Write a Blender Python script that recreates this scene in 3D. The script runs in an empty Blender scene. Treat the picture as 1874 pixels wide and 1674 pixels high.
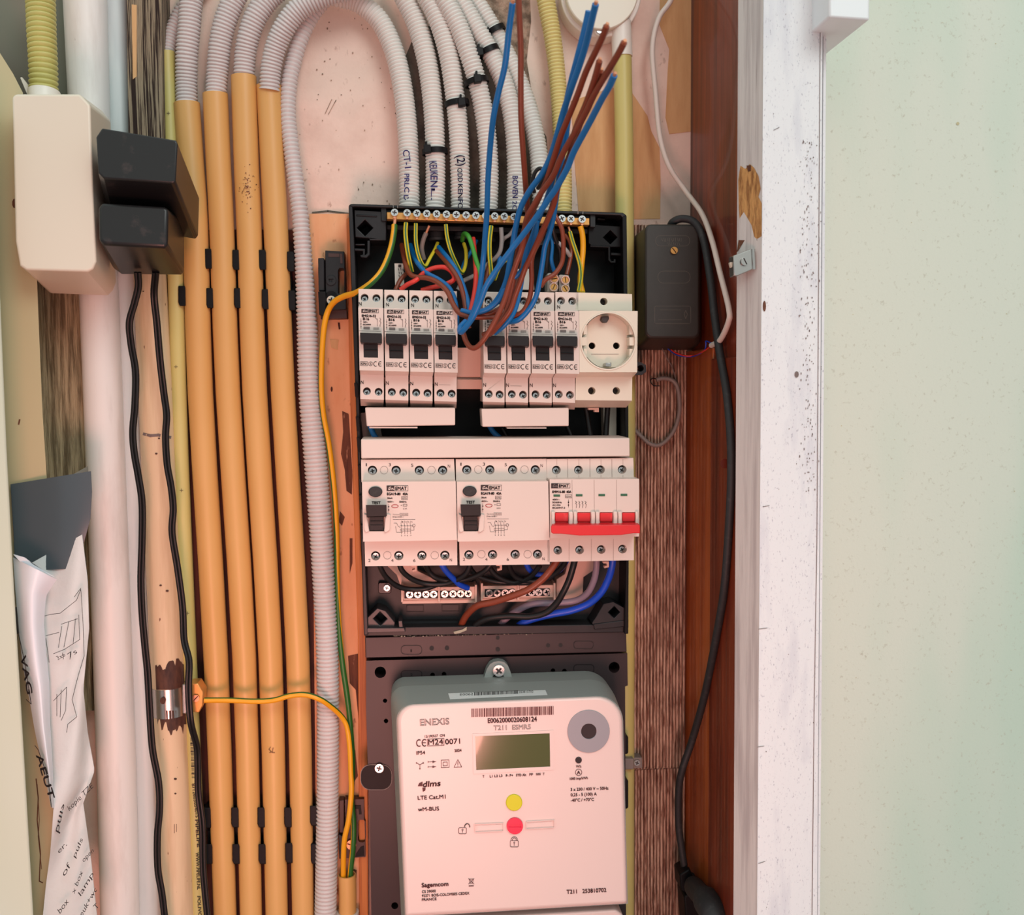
import bpy, bmesh, math, random
from mathutils import Vector, Matrix
from mathutils.geometry import tessellate_polygon
random.seed(7)
C = bpy.context.scene.collection

# ------------------------------------------------------------------ camera
FOC, YAW, PITCH, ROLL = 1900.0, math.radians(5.547), math.radians(4.067), math.radians(-0.416)
CAM = Vector((0, -0.86, 0))
cy, sy, cp, sp = math.cos(YAW), math.sin(YAW), math.cos(PITCH), math.sin(PITCH)
FW = Vector((sy*cp, cy*cp, -sp)); R0 = Vector((cy, -sy, 0)); U0 = R0.cross(FW)
RT = R0*math.cos(ROLL) + U0*math.sin(ROLL); UP = -R0*math.sin(ROLL) + U0*math.cos(ROLL)
cam = bpy.data.cameras.new('camera'); co = bpy.data.objects.new('camera', cam); C.objects.link(co)
m = Matrix((RT, UP, -FW)).transposed().to_4x4(); m.translation = CAM; co.matrix_world = m
cam.sensor_fit = 'HORIZONTAL'; cam.sensor_width = 36; cam.lens = FOC/1874*36
cam.clip_start = 0.01
cam.dof.use_dof = True; cam.dof.focus_distance = 0.78; cam.dof.aperture_fstop = 10
bpy.context.scene.camera = co

# ------------------------------------------------------------------ exposure, world, lights
sc = bpy.context.scene
sc.view_settings.view_transform = 'Standard'; sc.view_settings.look = 'None'
sc.view_settings.exposure = 0.0; sc.view_settings.gamma = 1; sc.view_settings.use_curve_mapping = False
def lin(c):
    return tuple(((x/255)/12.92 if x/255 <= 0.04045 else ((x/255+0.055)/1.055)**2.4) for x in c)
W_ = bpy.data.worlds.new('world'); sc.world = W_; W_.use_nodes = True
nt = W_.node_tree; bg = nt.nodes['Background']
tc = nt.nodes.new('ShaderNodeTexCoord'); sep = nt.nodes.new('ShaderNodeSeparateXYZ')
nt.links.new(tc.outputs['Generated'], sep.inputs[0])
mr = nt.nodes.new('ShaderNodeMapRange'); mr.inputs['From Min'].default_value = -1; mr.inputs['From Max'].default_value = 1
nt.links.new(sep.outputs['Z'], mr.inputs['Value'])
cr = nt.nodes.new('ShaderNodeValToRGB'); nt.links.new(mr.outputs[0], cr.inputs[0])
els = cr.color_ramp.elements
els[0].position = 0.0; els[0].color = (0.26, 0.12, 0.08, 1)
els[1].position = 1.0; els[1].color = (0.84, 1.0, 0.96, 1)
e = els.new(0.46); e.color = (0.50, 0.56, 0.58, 1)
e = els.new(0.64); e.color = (0.78, 0.86, 0.80, 1)
nt.links.new(cr.outputs[0], bg.inputs['Color']); bg.inputs['Strength'].default_value = 0.88

def area(name, loc, target, size, power, color, spread=180):
    l = bpy.data.lights.new(name, 'AREA'); l.shape = 'DISK'; l.size = size; l.energy = power; l.color = color
    o = bpy.data.objects.new(name, l); C.objects.link(o); o.location = loc
    l.spread = math.radians(spread)
    o.rotation_euler = (Vector(target)-Vector(loc)).to_track_quat('-Z', 'Y').to_euler(); return o
area('daylight', (0.55, -1.7, 1.1), (0.1, 0, 0), 0.9, 13.5, (0.95, 1.0, 0.98))
area('warm_bounce', (-0.06, -1.02, -0.52), (-0.06, 0, -0.14), 0.36, 0.95, (1.0, 0.40, 0.33), 66)

# ------------------------------------------------------------------ helpers
def W(px, py, y):
    d = FW*FOC + RT*(px-937) - UP*(py-837)
    return CAM + d*((y-CAM.y)/d.y)
M = {}
def mat(name, col, rough=0.5, metal=0.0, noise=None, bump=None, spec=0.5, coat=0.0, trans=0.0):
    """noise=(scale xyz, colour2, lo, hi, detail) ; bump=(scale xyz, strength, distance)"""
    m = bpy.data.materials.new(name); m.use_nodes = True; n = m.node_tree; b = n.nodes['Principled BSDF']
    c = (*lin(col), 1)
    b.inputs['Base Color'].default_value = c; b.inputs['Roughness'].default_value = rough
    b.inputs['Metallic'].default_value = metal; b.inputs['Specular IOR Level'].default_value = spec
    b.inputs['Coat Weight'].default_value = coat; b.inputs['Transmission Weight'].default_value = trans
    src = None
    def tex(scale, detail=6):
        t = n.nodes.new('ShaderNodeTexCoord'); mp = n.nodes.new('ShaderNodeMapping')
        mp.inputs['Scale'].default_value = scale; n.links.new(t.outputs['Object'], mp.inputs[0])
        x = n.nodes.new('ShaderNodeTexNoise'); x.inputs['Scale'].default_value = 1; x.inputs['Detail'].default_value = detail
        x.inputs['Roughness'].default_value = 0.6; n.links.new(mp.outputs[0], x.inputs['Vector']); return x
    if noise:
        if not isinstance(noise, list): noise = [noise]
        prev = None
        for (s, c2, lo, hi, det) in noise:
            x = tex(s, det); r = n.nodes.new('ShaderNodeMapRange'); r.inputs['From Min'].default_value = lo; r.inputs['From Max'].default_value = hi
            n.links.new(x.outputs['Fac'], r.inputs['Value'])
            mx = n.nodes.new('ShaderNodeMix'); mx.data_type = 'RGBA'; mx.inputs[6].default_value = c; mx.inputs[7].default_value = (*lin(c2), 1)
            n.links.new(r.outputs[0], mx.inputs[0])
            if prev: n.links.new(prev.outputs[2], mx.inputs[6])
            prev = mx
        n.links.new(prev.outputs[2], b.inputs['Base Color'])
    if bump:
        x = tex(bump[0]); bn = n.nodes.new('ShaderNodeBump'); bn.inputs['Strength'].default_value = bump[1]; bn.inputs['Distance'].default_value = bump[2]
        n.links.new(x.outputs['Fac'], bn.inputs['Height']); n.links.new(bn.outputs[0], b.inputs['Normal'])
    M[name] = m; return m

mat('plaster', (236, 208, 194), .9, noise=[((22, 22, 22), (218, 186, 172), .45, .75, 8), ((160, 160, 90), (160, 120, 105), .66, .80, 3), ((5, 5, 5), (212, 200, 186), .45, .7, 3)], bump=((90, 90, 90), .35, .002))
mat('wallboard', (214, 168, 120), .9, noise=[((120, 40, 20), (196, 146, 98), .4, .8, 5)], bump=((200, 200, 100), .2, .001))
mat('grey_plaster_and_shade', (112, 104, 94), .95, noise=[((60, 60, 60), (76, 70, 64), .4, .7, 8)], bump=((140, 140, 140), .7, .003))
mat('old_plaster', (176, 146, 126), .95, noise=[((90, 90, 90), (104, 84, 70), .42, .62, 9)], bump=((160, 160, 160), .9, .003))
mat('green_grey_wall', (118, 122, 108), .9, noise=((12, 12, 5), (132, 118, 106), .4, .7, 3))
mat('sage_wall', (216, 218, 204), .85, noise=[((9, 9, 2.2), (202, 214, 198), .45, .62, 2), ((300, 300, 300), (188, 184, 166), .62, .85, 2)], bump=((400, 400, 400), .25, .0006))
mat('cream_paint', (196, 184, 146), .6, noise=((6, 6, 3), (184, 170, 132), .4, .7, 3))
mat('pale_green_paint', (208, 214, 198), .55, noise=((8, 8, 3), (198, 202, 176), .4, .7, 2))
mat('varnished', (192, 96, 40), .38, noise=[((70, 70, 4), (146, 60, 20), .38, .66, 6), ((260, 260, 9), (176, 86, 38), .58, .8, 4)], coat=.25, bump=((300, 300, 12), .12, .001))
mat('mahogany', (128, 46, 18), .42, noise=[((90, 90, 4), (84, 24, 10), .4, .65, 6), ((400, 400, 9), (170, 78, 36), .62, .8, 4)], coat=.2, bump=((300, 300, 14), .12, .001))
mat('purple_brown', (104, 70, 64), .6)
mat('dark_board', (92, 40, 22), .7, noise=[((80, 80, 8), (54, 20, 12), .4, .65, 6)], bump=((200, 200, 20), .3, .001))
mat('peach_board', (236, 182, 138), .75, noise=[((30, 30, 8), (222, 152, 104), .4, .7, 5), ((120, 120, 60), (150, 84, 50), .66, .76, 3)], bump=((120, 120, 60), .2, .001))
mat('peeled_brown', (112, 66, 44), .8, noise=[((200, 200, 20), (76, 40, 28), .4, .65, 5), ((300, 300, 60), (180, 130, 100), .66, .75, 3)], bump=((200, 200, 30), .5, .002))
mat('orange_edge', (212, 130, 62), .55, noise=[((260, 260, 8), (160, 78, 28), .4, .7, 4)])
mat('fluted', (206, 172, 150), .85, noise=[((420, 420, 60), (120, 76, 60), .44, .62, 6), ((60, 60, 12), (120, 76, 60), .5, .75, 4)], bump=((500, 500, 50), .6, .001))
mat('rough_timber', (172, 154, 122), .95, noise=[((380, 380, 22), (108, 92, 68), .42, .6, 6)], bump=((300, 300, 25), 1.0, .004))
mat('dark_timber', (170, 150, 126), .95, noise=[((800, 800, 14), (52, 34, 28), .46, .54, 5)], bump=((800, 800, 20), 1.0, .004))
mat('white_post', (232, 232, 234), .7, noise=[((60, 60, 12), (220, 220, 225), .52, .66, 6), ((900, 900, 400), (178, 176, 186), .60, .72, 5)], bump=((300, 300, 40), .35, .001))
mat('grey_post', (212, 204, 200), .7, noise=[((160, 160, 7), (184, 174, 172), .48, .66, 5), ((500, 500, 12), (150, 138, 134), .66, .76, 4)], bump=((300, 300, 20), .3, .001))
mat('raw_wood', (206, 152, 92), .85, noise=[((260, 260, 60), (150, 100, 54), .46, .62, 6)], bump=((300, 300, 100), .8, .002))
mat('white_pipe', (234, 228, 224), .45, noise=[((50, 50, 9), (210, 200, 194), .5, .75, 5), ((240, 240, 60), (170, 156, 148), .72, .8, 3)])
mat('blue_white_pipe', (206, 214, 214), .45, noise=[((40, 40, 8), (190, 200, 202), .5, .7, 3)])
mat('cream_pipe', (226, 196, 160), .5, noise=[((90, 90, 7), (206, 172, 134), .48, .7, 4), ((200, 200, 80), (120, 72, 52), .74, .77, 2)], bump=((120, 120, 10), .2, .001))
mat('bare_pipe', (92, 56, 42), .7, noise=[((200, 200, 60), (60, 34, 28), .4, .65, 4)])
mat('yellow_conduit', (216, 164, 98), .42, noise=[((16, 16, 5), (210, 154, 86), .4, .7, 3), ((220, 220, 120), (150, 104, 60), .76, .82, 2)])
mat('yellow_green_conduit', (206, 192, 122), .42, noise=[((20, 20, 5), (196, 180, 104), .4, .7, 3)])
mat('grey_hose', (206, 196, 194), .42)
mat('white_hose', (222, 216, 210), .42)
mat('yellow_hose', (220, 200, 132), .45)
mat('green_hose', (196, 186, 112), .45)
mat('white_plastic', (222, 204, 194), .38, noise=((8, 8, 8), (218, 200, 190), .4, .7, 2))
mat('cream_plastic', (226, 214, 196), .38)
mat('off_white', (232, 222, 212), .4)  # plain off-white plastic
mat('meter_white', (226, 202, 196), .33)
mat('meter_grey', (142, 146, 142), .45, noise=((900, 900, 900), (190, 192, 188), .74, .8, 2))
mat('black_plastic', (15, 14, 16), .45, noise=((60, 60, 60), (22, 19, 20), .45, .7, 3), spec=.18)
mat('dark_plastic', (44, 36, 38), .4, noise=((30, 30, 30), (56, 48, 50), .45, .7, 3))
mat('meter_board', (46, 31, 33), .42, noise=((14, 14, 14), (40, 28, 30), .4, .7, 3), spec=.4)
mat('charcoal', (26, 26, 29), .42, noise=((40, 40, 40), (36, 33, 36), .5, .75, 4), spec=.35)
mat('adapter', (28, 27, 28), .34, noise=((90, 90, 90), (70, 58, 56), .6, .85, 4))
mat('black_rubber', (20, 19, 20), .42, spec=.35)
mat('dark_rubber', (36, 36, 38), .6, noise=((200, 200, 200), (60, 58, 58), .55, .8, 4))
mat('toggle', (26, 21, 23), .42, spec=.35)
mat('red_toggle', (214, 34, 40), .4, noise=((120, 120, 60), (232, 90, 92), .6, .85, 3))
mat('green_window', (40, 96, 66), .4)
mat('ink', (52, 36, 36), .7)
mat('meter_ink', (96, 50, 50), .7)
mat('grey_ink', (120, 104, 100), .7)
mat('black_ink', (30, 24, 24), .7)
mat('blue_ink', (70, 62, 130), .7)
mat('screw_metal', (215, 215, 215), .22, .9)
mat('dark_metal_and_shade', (70, 62, 60), .5, .3)  # dark metal parts; also paints the shade inside terminal holes
mat('brass', (206, 150, 84), .34, .65)
mat('steel', (180, 176, 172), .25, .9)
mat('copper', (236, 160, 124), .3, .7)
mat('wire_blue', (8, 106, 172), .4)
mat('wire_blue2', (20, 70, 190), .38)
mat('wire_brown', (128, 58, 36), .38)
mat('wire_red', (220, 58, 48), .38)
mat('wire_green', (66, 150, 54), .38)
mat('wire_yellow', (226, 200, 52), .4)
mat('wire_ochre', (232, 160, 20), .4)
mat('wire_dkgreen', (40, 96, 34), .4)
mat('wire_black', (22, 20, 21), .4, spec=.4)
mat('wire_grey', (160, 152, 150), .42)
mat('wire_mauve', (136, 116, 130), .4)
mat('cable_white', (222, 206, 196), .42)
mat('cable_grey', (128, 116, 110), .5)
mat('paper', (214, 216, 214), .8, bump=((30, 30, 30), .4, .004))
mat('glossy_paper', (232, 236, 244), .35)
mat('folder', (74, 84, 90), .25)
mat('clear_plastic', (170, 160, 152), .12, spec=.6)
mat('lcd', (78, 80, 34), .12, coat=.6)
mat('port_grey', (150, 146, 152), .3)
mat('port_lens', (60, 44, 44), .08)
mat('yellow_button', (206, 200, 6), .4)
mat('red_button', (226, 30, 70), .3)
mat('terminal_pink', (214, 176, 160), .4)
mat('dust', (170, 160, 140), .95)
mat('trunking_white', (236, 238, 240), .5)
mat('trunking_grey', (236, 238, 240), .5)
mat('transformer', (44, 39, 34), .45, noise=((60, 60, 60), (50, 44, 40), .4, .7, 3))
mat('brown_bracket', (64, 34, 28), .45)
mat('emboss', (84, 76, 68), .5)
mat('stain', (70, 30, 18), .8)

def tagit(o, label=None, cat=None, group=None, kind=None):
    if label: o['label'] = label
    if cat: o['category'] = cat
    if group: o['group'] = group
    if kind: o['kind'] = kind
    return o
ORG = {}
def thing(name, loc, label, cat, group=None):
    o = bpy.data.objects.new(name, None); C.objects.link(o); o.location = loc; o.empty_display_size = .01
    ORG[o.name] = Vector(loc); return tagit(o, label, cat, group)

class MB:
    def __init__(s): s.v = []; s.f = []; s.m = []
    def add(s, vs, fs, mi=0):
        b = len(s.v); s.v += [Vector(v) for v in vs]
        for f in fs: s.f.append([i+b for i in f]); s.m.append(mi)
        return b
    def prism(s, outer, yf, yb, holes=(), mi=0, back=None, cap_back=True, side_mi=None):
        """outline in picture units on the plane y=yf, pushed straight back to yb (or lofted to the outline `back` on yb)"""
        loops = [outer]+list(holes); side_mi = mi if side_mi is None else side_mi
        fr = [[W(p[0], p[1], yf if len(p) < 3 else p[2]) for p in l] for l in loops]
        if back: bk = [[W(p[0], p[1], yb) for p in back]] + [[v+Vector((0, yb-v.y, 0)) for v in l] for l in fr[1:]]
        else: bk = [[Vector((v.x, yb, v.z)) for v in l] for l in fr]
        tri = tessellate_polygon([[Vector((v.x, v.z, 0)) for v in l] for l in fr])
        fl = [v for l in fr for v in l]; n = len(fl)
        if not holes:
            s.add(fl, [list(range(n))], mi)
            if cap_back: s.add([v for l in bk for v in l], [list(range(n))], mi)
            b0 = len(s.v)-n*(2 if cap_back else 1); b1 = b0+n
            if not cap_back: b1 = s.add([v for l in bk for v in l], [], mi)
        else:
            b0 = s.add(fl, [list(t) for t in tri], mi)
            b1 = s.add([v for l in bk for v in l], [list(t) for t in tri] if cap_back else [], mi)
        k = 0
        for l in loops:
            q = len(l)
            for i in range(q):
                j = (i+1) % q
                s.f.append([b0+k+i, b0+k+j, b1+k+j, b1+k+i]); s.m.append(side_mi)
            k += q
    def rect(s, x0, y0, x1, y1, yf, yb, mi=0, **k): s.prism([(x0, y0), (x1, y0), (x1, y1), (x0, y1)], yf, yb, mi=mi, **k)
    def flat(s, pts, y, mi=0):
        s.add([W(p[0], p[1], y(p[0], p[1]) if callable(y) else y) for p in pts], [list(range(len(pts)))], mi)
    def stroke(s, pts, w, y, mi=0, closed=False):
        pts = [Vector(p) for p in pts]
        if closed: pts = pts+[pts[0]]
        for a, b in zip(pts, pts[1:]):
            d = (b-a)
            if d.length < 1e-6: continue
            d.normalize(); n = Vector((-d.y, d.x))*w/2; a2 = a-d*w*.3; b2 = b+d*w*.3
            s.flat([a2+n, b2+n, b2-n, a2-n], y, mi)
    def tube(s, path, r, seg=10, mi=0, stripes=None, off=0, cap=True, flat=1.0, capmi=None, twist=None):
        """path: world points; stripes: list of material ids round the section, first facing the camera"""
        n = len(path); rs = r if isinstance(r, (list, tuple)) else [r]*n
        t0 = (path[1]-path[0]).normalized()
        ref = Vector((0, -1, 0)); nrm = (ref-t0*ref.dot(t0))
        if nrm.length < .1: nrm = Vector((1, 0, 0))-t0*t0.x
        nrm.normalize(); rings = []
        for i in range(n):
            t = (path[min(i+1, n-1)]-path[max(i-1, 0)]).normalized()
            nrm = (nrm-t*nrm.dot(t)).normalized(); bi = t.cross(nrm)
            if twist:
                q = i/(n-1)
                for (f0, a0), (f1, a1) in zip(twist, twist[1:]):
                    if f0 <= q <= f1: off = math.radians(a0+(a1-a0)*(q-f0)/(f1-f0))
            rings.append(s.add([path[i]+(nrm*math.cos(2*math.pi*k/seg+off)+bi*math.sin(2*math.pi*k/seg+off)*flat)*rs[i] for k in range(seg)], []))
        for i in range(n-1):
            a, b = rings[i], rings[i+1]
            for k in range(seg):
                k2 = (k+1) % seg
                s.f.append([a+k, a+k2, b+k2, b+k]); s.m.append(stripes[k*len(stripes)//seg] if stripes else mi)
        if cap:
            cm = mi if capmi is None else capmi
            s.f.append([rings[0]+k for k in range(seg)]); s.m.append(cm)
            s.f.append([rings[-1]+k for k in range(seg)][::-1]); s.m.append(cm)
    def build(s, name, mats, parent=None, bevel=0, angle=35, smooth=True, loc=None, seg=2, normals=True):
        if isinstance(mats, str): mats = [mats]
        if parent is not None: pass
        lo = Vector([min(v[i] for v in s.v) for i in range(3)]); hi = Vector([max(v[i] for v in s.v) for i in range(3)])
        org = (lo+hi)/2 if loc is None else Vector(loc)
        me = bpy.data.meshes.new(name); me.from_pydata([v-org for v in s.v], [], s.f)
        for m_ in mats: me.materials.append(M[m_])
        for p, mi in zip(me.polygons, s.m): p.material_index = mi
        if normals:
            bm = bmesh.new(); bm.from_mesh(me)
            bmesh.ops.remove_doubles(bm, verts=bm.verts, dist=1e-6)
            bmesh.ops.recalc_face_normals(bm, faces=bm.faces); bm.to_mesh(me); bm.free()
        if smooth:
            for p in me.polygons: p.use_smooth = True
            me.set_sharp_from_angle(angle=math.radians(angle))
        me.update()
        o = bpy.data.objects.new(name, me); C.objects.link(o)
        ORG[o.name] = org
        if parent is not None:
            o.parent = parent; o.location = org-ORG[parent.name]
        else: o.location = org
        if bevel:
            b = o.modifiers.new('edge', 'BEVEL'); b.width = bevel; b.segments = seg; b.limit_method = 'ANGLE'; b.angle_limit = math.radians(40); b.harden_normals = False
        return o

def circ(x, y, r, n=24, ry=None, a0=0): return [(x+r*math.cos(2*math.pi*k/n+a0), y+(ry or r)*math.sin(2*math.pi*k/n+a0)) for k in range(n)]
def rrect(x0, y0, x1, y1, r, n=5):
    o = []
    for cx, cy_, a in ((x1-r, y0+r, -90), (x1-r, y1-r, 0), (x0+r, y1-r, 90), (x0+r, y0+r, 180)):
        for k in range(n+1):
            t = math.radians(a+90*k/n); o.append((cx+r*math.cos(t), cy_+r*math.sin(t)))
    return o
def cross(x, y, r, w, a=0):
    p = [(w, w), (r, w), (r, -w), (w, -w), (w, -r), (-w, -r), (-w, -w), (-r, -w), (-r, w), (-w, w), (-w, r), (w, r)]
    c_, s_ = math.cos(a), math.sin(a); return [(x+u*c_-v*s_, y+u*s_+v*c_) for u, v in p]
def cr3(pts, sub=8):
    """Catmull-Rom through (px,py,y) points, to world"""
    P = [Vector(p) for p in pts]
    if 1690 <= P[-1][1] <= 1800: d_ = P[-1]-P[-2]; P.append(P[-1]+d_*(330/max(40, d_[1])))
    P = [P[0]*2-P[1]]+P+[P[-1]*2-P[-2]]; out = []
    for i in range(1, len(P)-2):
        a, b, c, d = P[i-1:i+3]
        for k in range(sub):
            t = k/sub
            out.append(.5*((2*b)+(c-a)*t+(2*a-5*b+4*c-d)*t*t+(3*b-a-3*c+d)*t**3))
    out.append(P[-2]); return [W(*p) for p in out]
def resample(path, step):
    L = [0]
    for a, b in zip(path, path[1:]): L.append(L[-1]+(b-a).length)
    n = max(2, int(L[-1]/step)); out = []; j = 0
    for i in range(n+1):
        d = L[-1]*i/n
        while j < len(L)-2 and L[j+1] < d: j += 1
        t = (d-L[j])/max(1e-9, L[j+1]-L[j]); out.append(path[j].lerp(path[j+1], t))
    return out
def px2m(y, f=1.0): return (y-CAM.y)/FOC*f      # metres per picture unit at depth y

def hose(name, pts, rpx, matname, label, cat='flexible conduit', group=None, pitch=.00275, seg=20):
    path = resample(cr3(pts, 10), pitch/4)
    if 1690 <= pts[-1][1] <= 1800: rpx = list(rpx)+[rpx[-1]]*2
    rr = []
    ys = [p.y for p in path]
    for i, p in enumerate(path):
        f = i/len(path)*(len(rpx)-1); a = int(f); b = min(a+1, len(rpx)-1)
        r = (rpx[a]*(1-f+a)+rpx[b]*(f-a))*px2m(p.y)
        rr.append(r*(1, 1, .94, .85)[i % 4])
    mb = MB(); mb.tube(path, rr, seg=seg)
    o = mb.build(name, matname, angle=80); return tagit(o, label, cat, group)

FONT = {}
def glyphs(s, outline=False):
    k = (s, outline)
    if k not in FONT:
        cu = bpy.data.curves.new('txt', 'FONT'); cu.body = s; cu.size = 1; cu.resolution_u = 3
        if outline: cu.fill_mode = 'NONE'; cu.bevel_depth = .018; cu.bevel_resolution = 0
        ob = bpy.data.objects.new('txt', cu); me = bpy.data.meshes.new_from_object(ob)
        vs = [v.co.copy() for v in me.vertices]; fs = [list(p.vertices) for p in me.polygons]
        x0 = min(v.x for v in vs); x1 = max(v.x for v in vs)
        FONT[k] = (vs, fs, x0, x1)
        bpy.data.objects.remove(ob); bpy.data.curves.remove(cu); bpy.data.meshes.remove(me)
    return FONT[k]
CAPH = 0.70
def text(mb, s, a, b, cap, y, mi=0, outline=False, shear=0, thick=0):
    """writing whose baseline runs from a to b (picture units) on depth y (number or function)"""
    vs, fs, x0, x1 = glyphs(s, outline)
    a = Vector(a); b = Vector(b); d = b-a; L = d.length; d.normalize(); n = Vector((d.y, -d.x))
    sx = L/(x1-x0); sy_ = cap/CAPH
    for (ox, oy) in (((0, 0),) if not thick else ((-thick, 0), (thick, 0), (0, thick), (0, -thick))):
        out = []
        for v in vs:
            p = a+d*((v.x-x0)*sx+shear*v.y*sy_+ox)+n*(v.y*sy_+oy)
            yy = y(p.x, p.y) if callable(y) else y
            out.append(W(p.x, p.y, yy-v.z*0))
        mb.add(out, fs, mi)

def screw(parent, x, y, r, yf, matname='screw_metal', a=.3, name='screw', depth=.004, slot=False):
    mb = MB()
    hole = cross(x, y, r*.62, r*.17, a) if not slot else [(x+u*math.cos(a)-v*math.sin(a), y+u*math.sin(a)+v*math.cos(a)) for u, v in ((r*.85, r*.14), (r*.85, -r*.14), (-r*.85, -r*.14), (-r*.85, r*.14))]
    mb.prism(circ(x, y, r, 20), yf, yf+.0012, holes=[hole], cap_back=False)
    mb.prism(circ(x, y, r*.999, 20), yf+.0012, yf+depth, mi=1, side_mi=0)
    return mb.build(name, [matname, 'dark_metal_and_shade'], parent)

# ================================================================== THE SETTING
def struct(mb, name, mats, label, **k):
    o = mb.build(name, mats, **k); o['kind'] = 'structure'; o['label'] = label; return o
mb = MB(); mb.prism([(-500, -500), (1700, -500), (1700, 2200), (-500, 2200)], 0, .08)
Y = -.0005
mb.prism([(1208, -30), (1266, -30), (1268, 240), (1225, 245), (1218, 215), (1222, 130), (1225, 90), (1207, 45)], Y, .001, mi=1)
mb.prism([(1045, 185), (1120, 160), (1157, 170), (1185, 212), (1192, 240), (1207, 270), (1209, 330), (1208, 400), (1060, 402), (1052, 300)], Y, .001, mi=1)
mb.prism([(878, -40), (968, -40), (972, 40), (964, 110), (975, 180), (955, 200), (880, 90)], Y, .001, mi=3)
mb.prism([(735, 120), (760, 60), (800, 40), (880, 60), (960, 180), (1000, 250), (1010, 395), (745, 395), (750, 250)], Y*1.2, .001, mi=2)  # grey-brown wall band, with shadow behind the hoses put into its colour
mb.prism([(-300, -400), (132, -400), (140, 200), (160, 700), (180, 1300), (-300, 1300)], Y, .001, mi=4)
mb.stroke([(572, 389), (600, 386), (640, 391)], 3, -.0007, mi=2)
mb.stroke([(595, 208), (607, 182)], 1.2, -.0007, mi=3); mb.stroke([(601, 209), (615, 183)], 1.2, -.0007, mi=3)
random.seed(3)
for i in range(46):
    x = random.uniform(545, 735); y = random.uniform(30, 380)
    mb.flat(circ(x, y, random.uniform(.5, 1.6), 6, ry=random.uniform(.6, 2.2)), -.0007, 3)
struct(mb, 'wall_back', ['plaster', 'wallboard', 'grey_plaster_and_shade', 'old_plaster', 'green_grey_wall'], 'pinkish plastered back wall of the cupboard with patches of bare tan board', smooth=False, normals=False)

# ceiling-side plates behind: brown backing boards
mb = MB(); mb.prism([(300, 420), (660, 420), (660, 2200), (300, 2200)], -.003, .0)
struct(mb, 'trim_11', ['dark_board'], 'dark red brown board behind the yellow conduits', bevel=.0005)
mb = MB(); mb.prism([(566, 391), (645, 391), (672, 1160), (676, 2200), (585, 2200), (572, 900)], -.008, -.0031)
PB = -.0084
for poly in ([(626, 752), (638, 757), (641, 800), (645, 870), (644, 905), (634, 898), (631, 860), (624, 830), (628, 790)],
             [(637, 1200), (660, 1195), (664, 1290), (667, 1345), (659, 1350), (655, 1305), (651, 1262), (640, 1250)],
             [(622, 935), (631, 946), (626, 962), (620, 955)], [(640, 985), (645, 985), (645, 1030), (640, 1050)],
             [(641, 1370), (650, 1372), (655, 1420), (648, 1430)], [(647, 1590), (653, 1592), (650, 1640), (645, 1655), (643, 1630)]):
    mb.prism(poly, PB, -.008, mi=1)
mb.flat(circ(607, 712, 2, 8, ry=5), PB, 2)
mb.flat([(618, 590), (622, 590), (623, 602), (620, 603)], PB, 2)
mb.flat([(604, 620), (620, 622), (618, 640), (606, 636)], PB-.0002, 3); mb.flat(circ(598, 820, 5, 8, ry=30), PB, 3)
o = struct(mb, 'trim_1', ['peach_board', 'peeled_brown', 'stain', 'wallboard'], 'peach painted board edge with peeling brown patches left of the fuse box', normals=False, smooth=False)
mb = MB(); mb.prism([(634, 400), (641, 396), (660, 1000), (672, 1160), (676, 2200), (661, 2200), (655, 1160), (640, 700)], -.013, -.008)
struct(mb, 'trim_2', ['orange_edge'], 'narrow orange varnished strip beside the fuse box', bevel=.0005)

# fluted timber right of the box
mb = MB()
x0, x1 = W(1152, 900, -.006).x, W(1254, 900, -.006).x
zt, zb = W(1200, 412, -.006).z, W(1200, 1800, -.006).z
N = 17; prof = []
for i in range(N):
    a = x0+(x1-x0)*i/N; w = (x1-x0)/N
    prof += [(a, -.005), (a+w*.22, -.005), (a+w*.36, -.0088), (a+w*.74, -.0088), (a+w*.9, -.005)]
prof.append((x1, -.005))
zm = W(1200, 1404, -.006).z
for za, zc, dx in ((zt, zm, 0), (zm-.0006, zb, .0006)):
    b = mb.add([(x+dx, y, za) for x, y in prof]+[(x+dx, y, zc) for x, y in prof], [])
    n = len(prof)
    for i in range(n-1): mb.f.append([b+i, b+i+1, b+n+i+1, b+n+i]); mb.m.append(0)
    mb.add([(x0, -.005, za), (x1, -.005, za), (x1, .0, za), (x0, .0, za)], [[0, 1, 2, 3]])
struct(mb, 'trim_3', ['fluted'], 'fluted weathered timber boarding right of the fuse box', smooth=False, normals=False)

# right side of the cupboard
XS = W(1254, 900, 0).x
def sidebox(xa, ya, xb, yb, zt, zb, mb, mi=0):
    mb.add([(xa, ya, zt), (xb, ya, zt), (xb, yb, zt), (xa, yb, zt), (xa, ya, zb), (xb, ya, zb), (xb, yb, zb), (xa, yb, zb)],
           [[0, 1, 2, 3], [4, 7, 6, 5], [0, 4, 5, 1], [1, 5, 6, 2], [2, 6, 7, 3], [3, 7, 4, 0]], mi)
ZT, ZB = .5, -.6
mb = MB(); sidebox(XS, -.078, XS+.02, 0, W(1270, 640, -.03).z, ZB, mb)
struct(mb, 'trim_12', ['varnished'], 'orange brown varnished side board of the cupboard', bevel=.001)
mb = MB(); sidebox(XS-.0012, -.150, XS+.02, -.078, W(1320, 655, -.1).z, ZB, mb)
mb.flat(circ(1326, 848, 8, 16, ry=9), -.13, 0)
struct(mb, 'trim_4', ['mahogany'], 'dark mahogany stained lower jamb board', bevel=.001)
mb = MB(); sidebox(XS+.0015, -.15, XS+.02, -.012, ZT, W(1300, 660, -.08).z, mb)
struct(mb, 'trim_5', ['mahogany'], 'dark mahogany stained upper jamb board', bevel=.001)
mb = MB(); xe = W(1271, 200, -.012).x; xf = W(1284, 200, -.012).x
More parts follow.
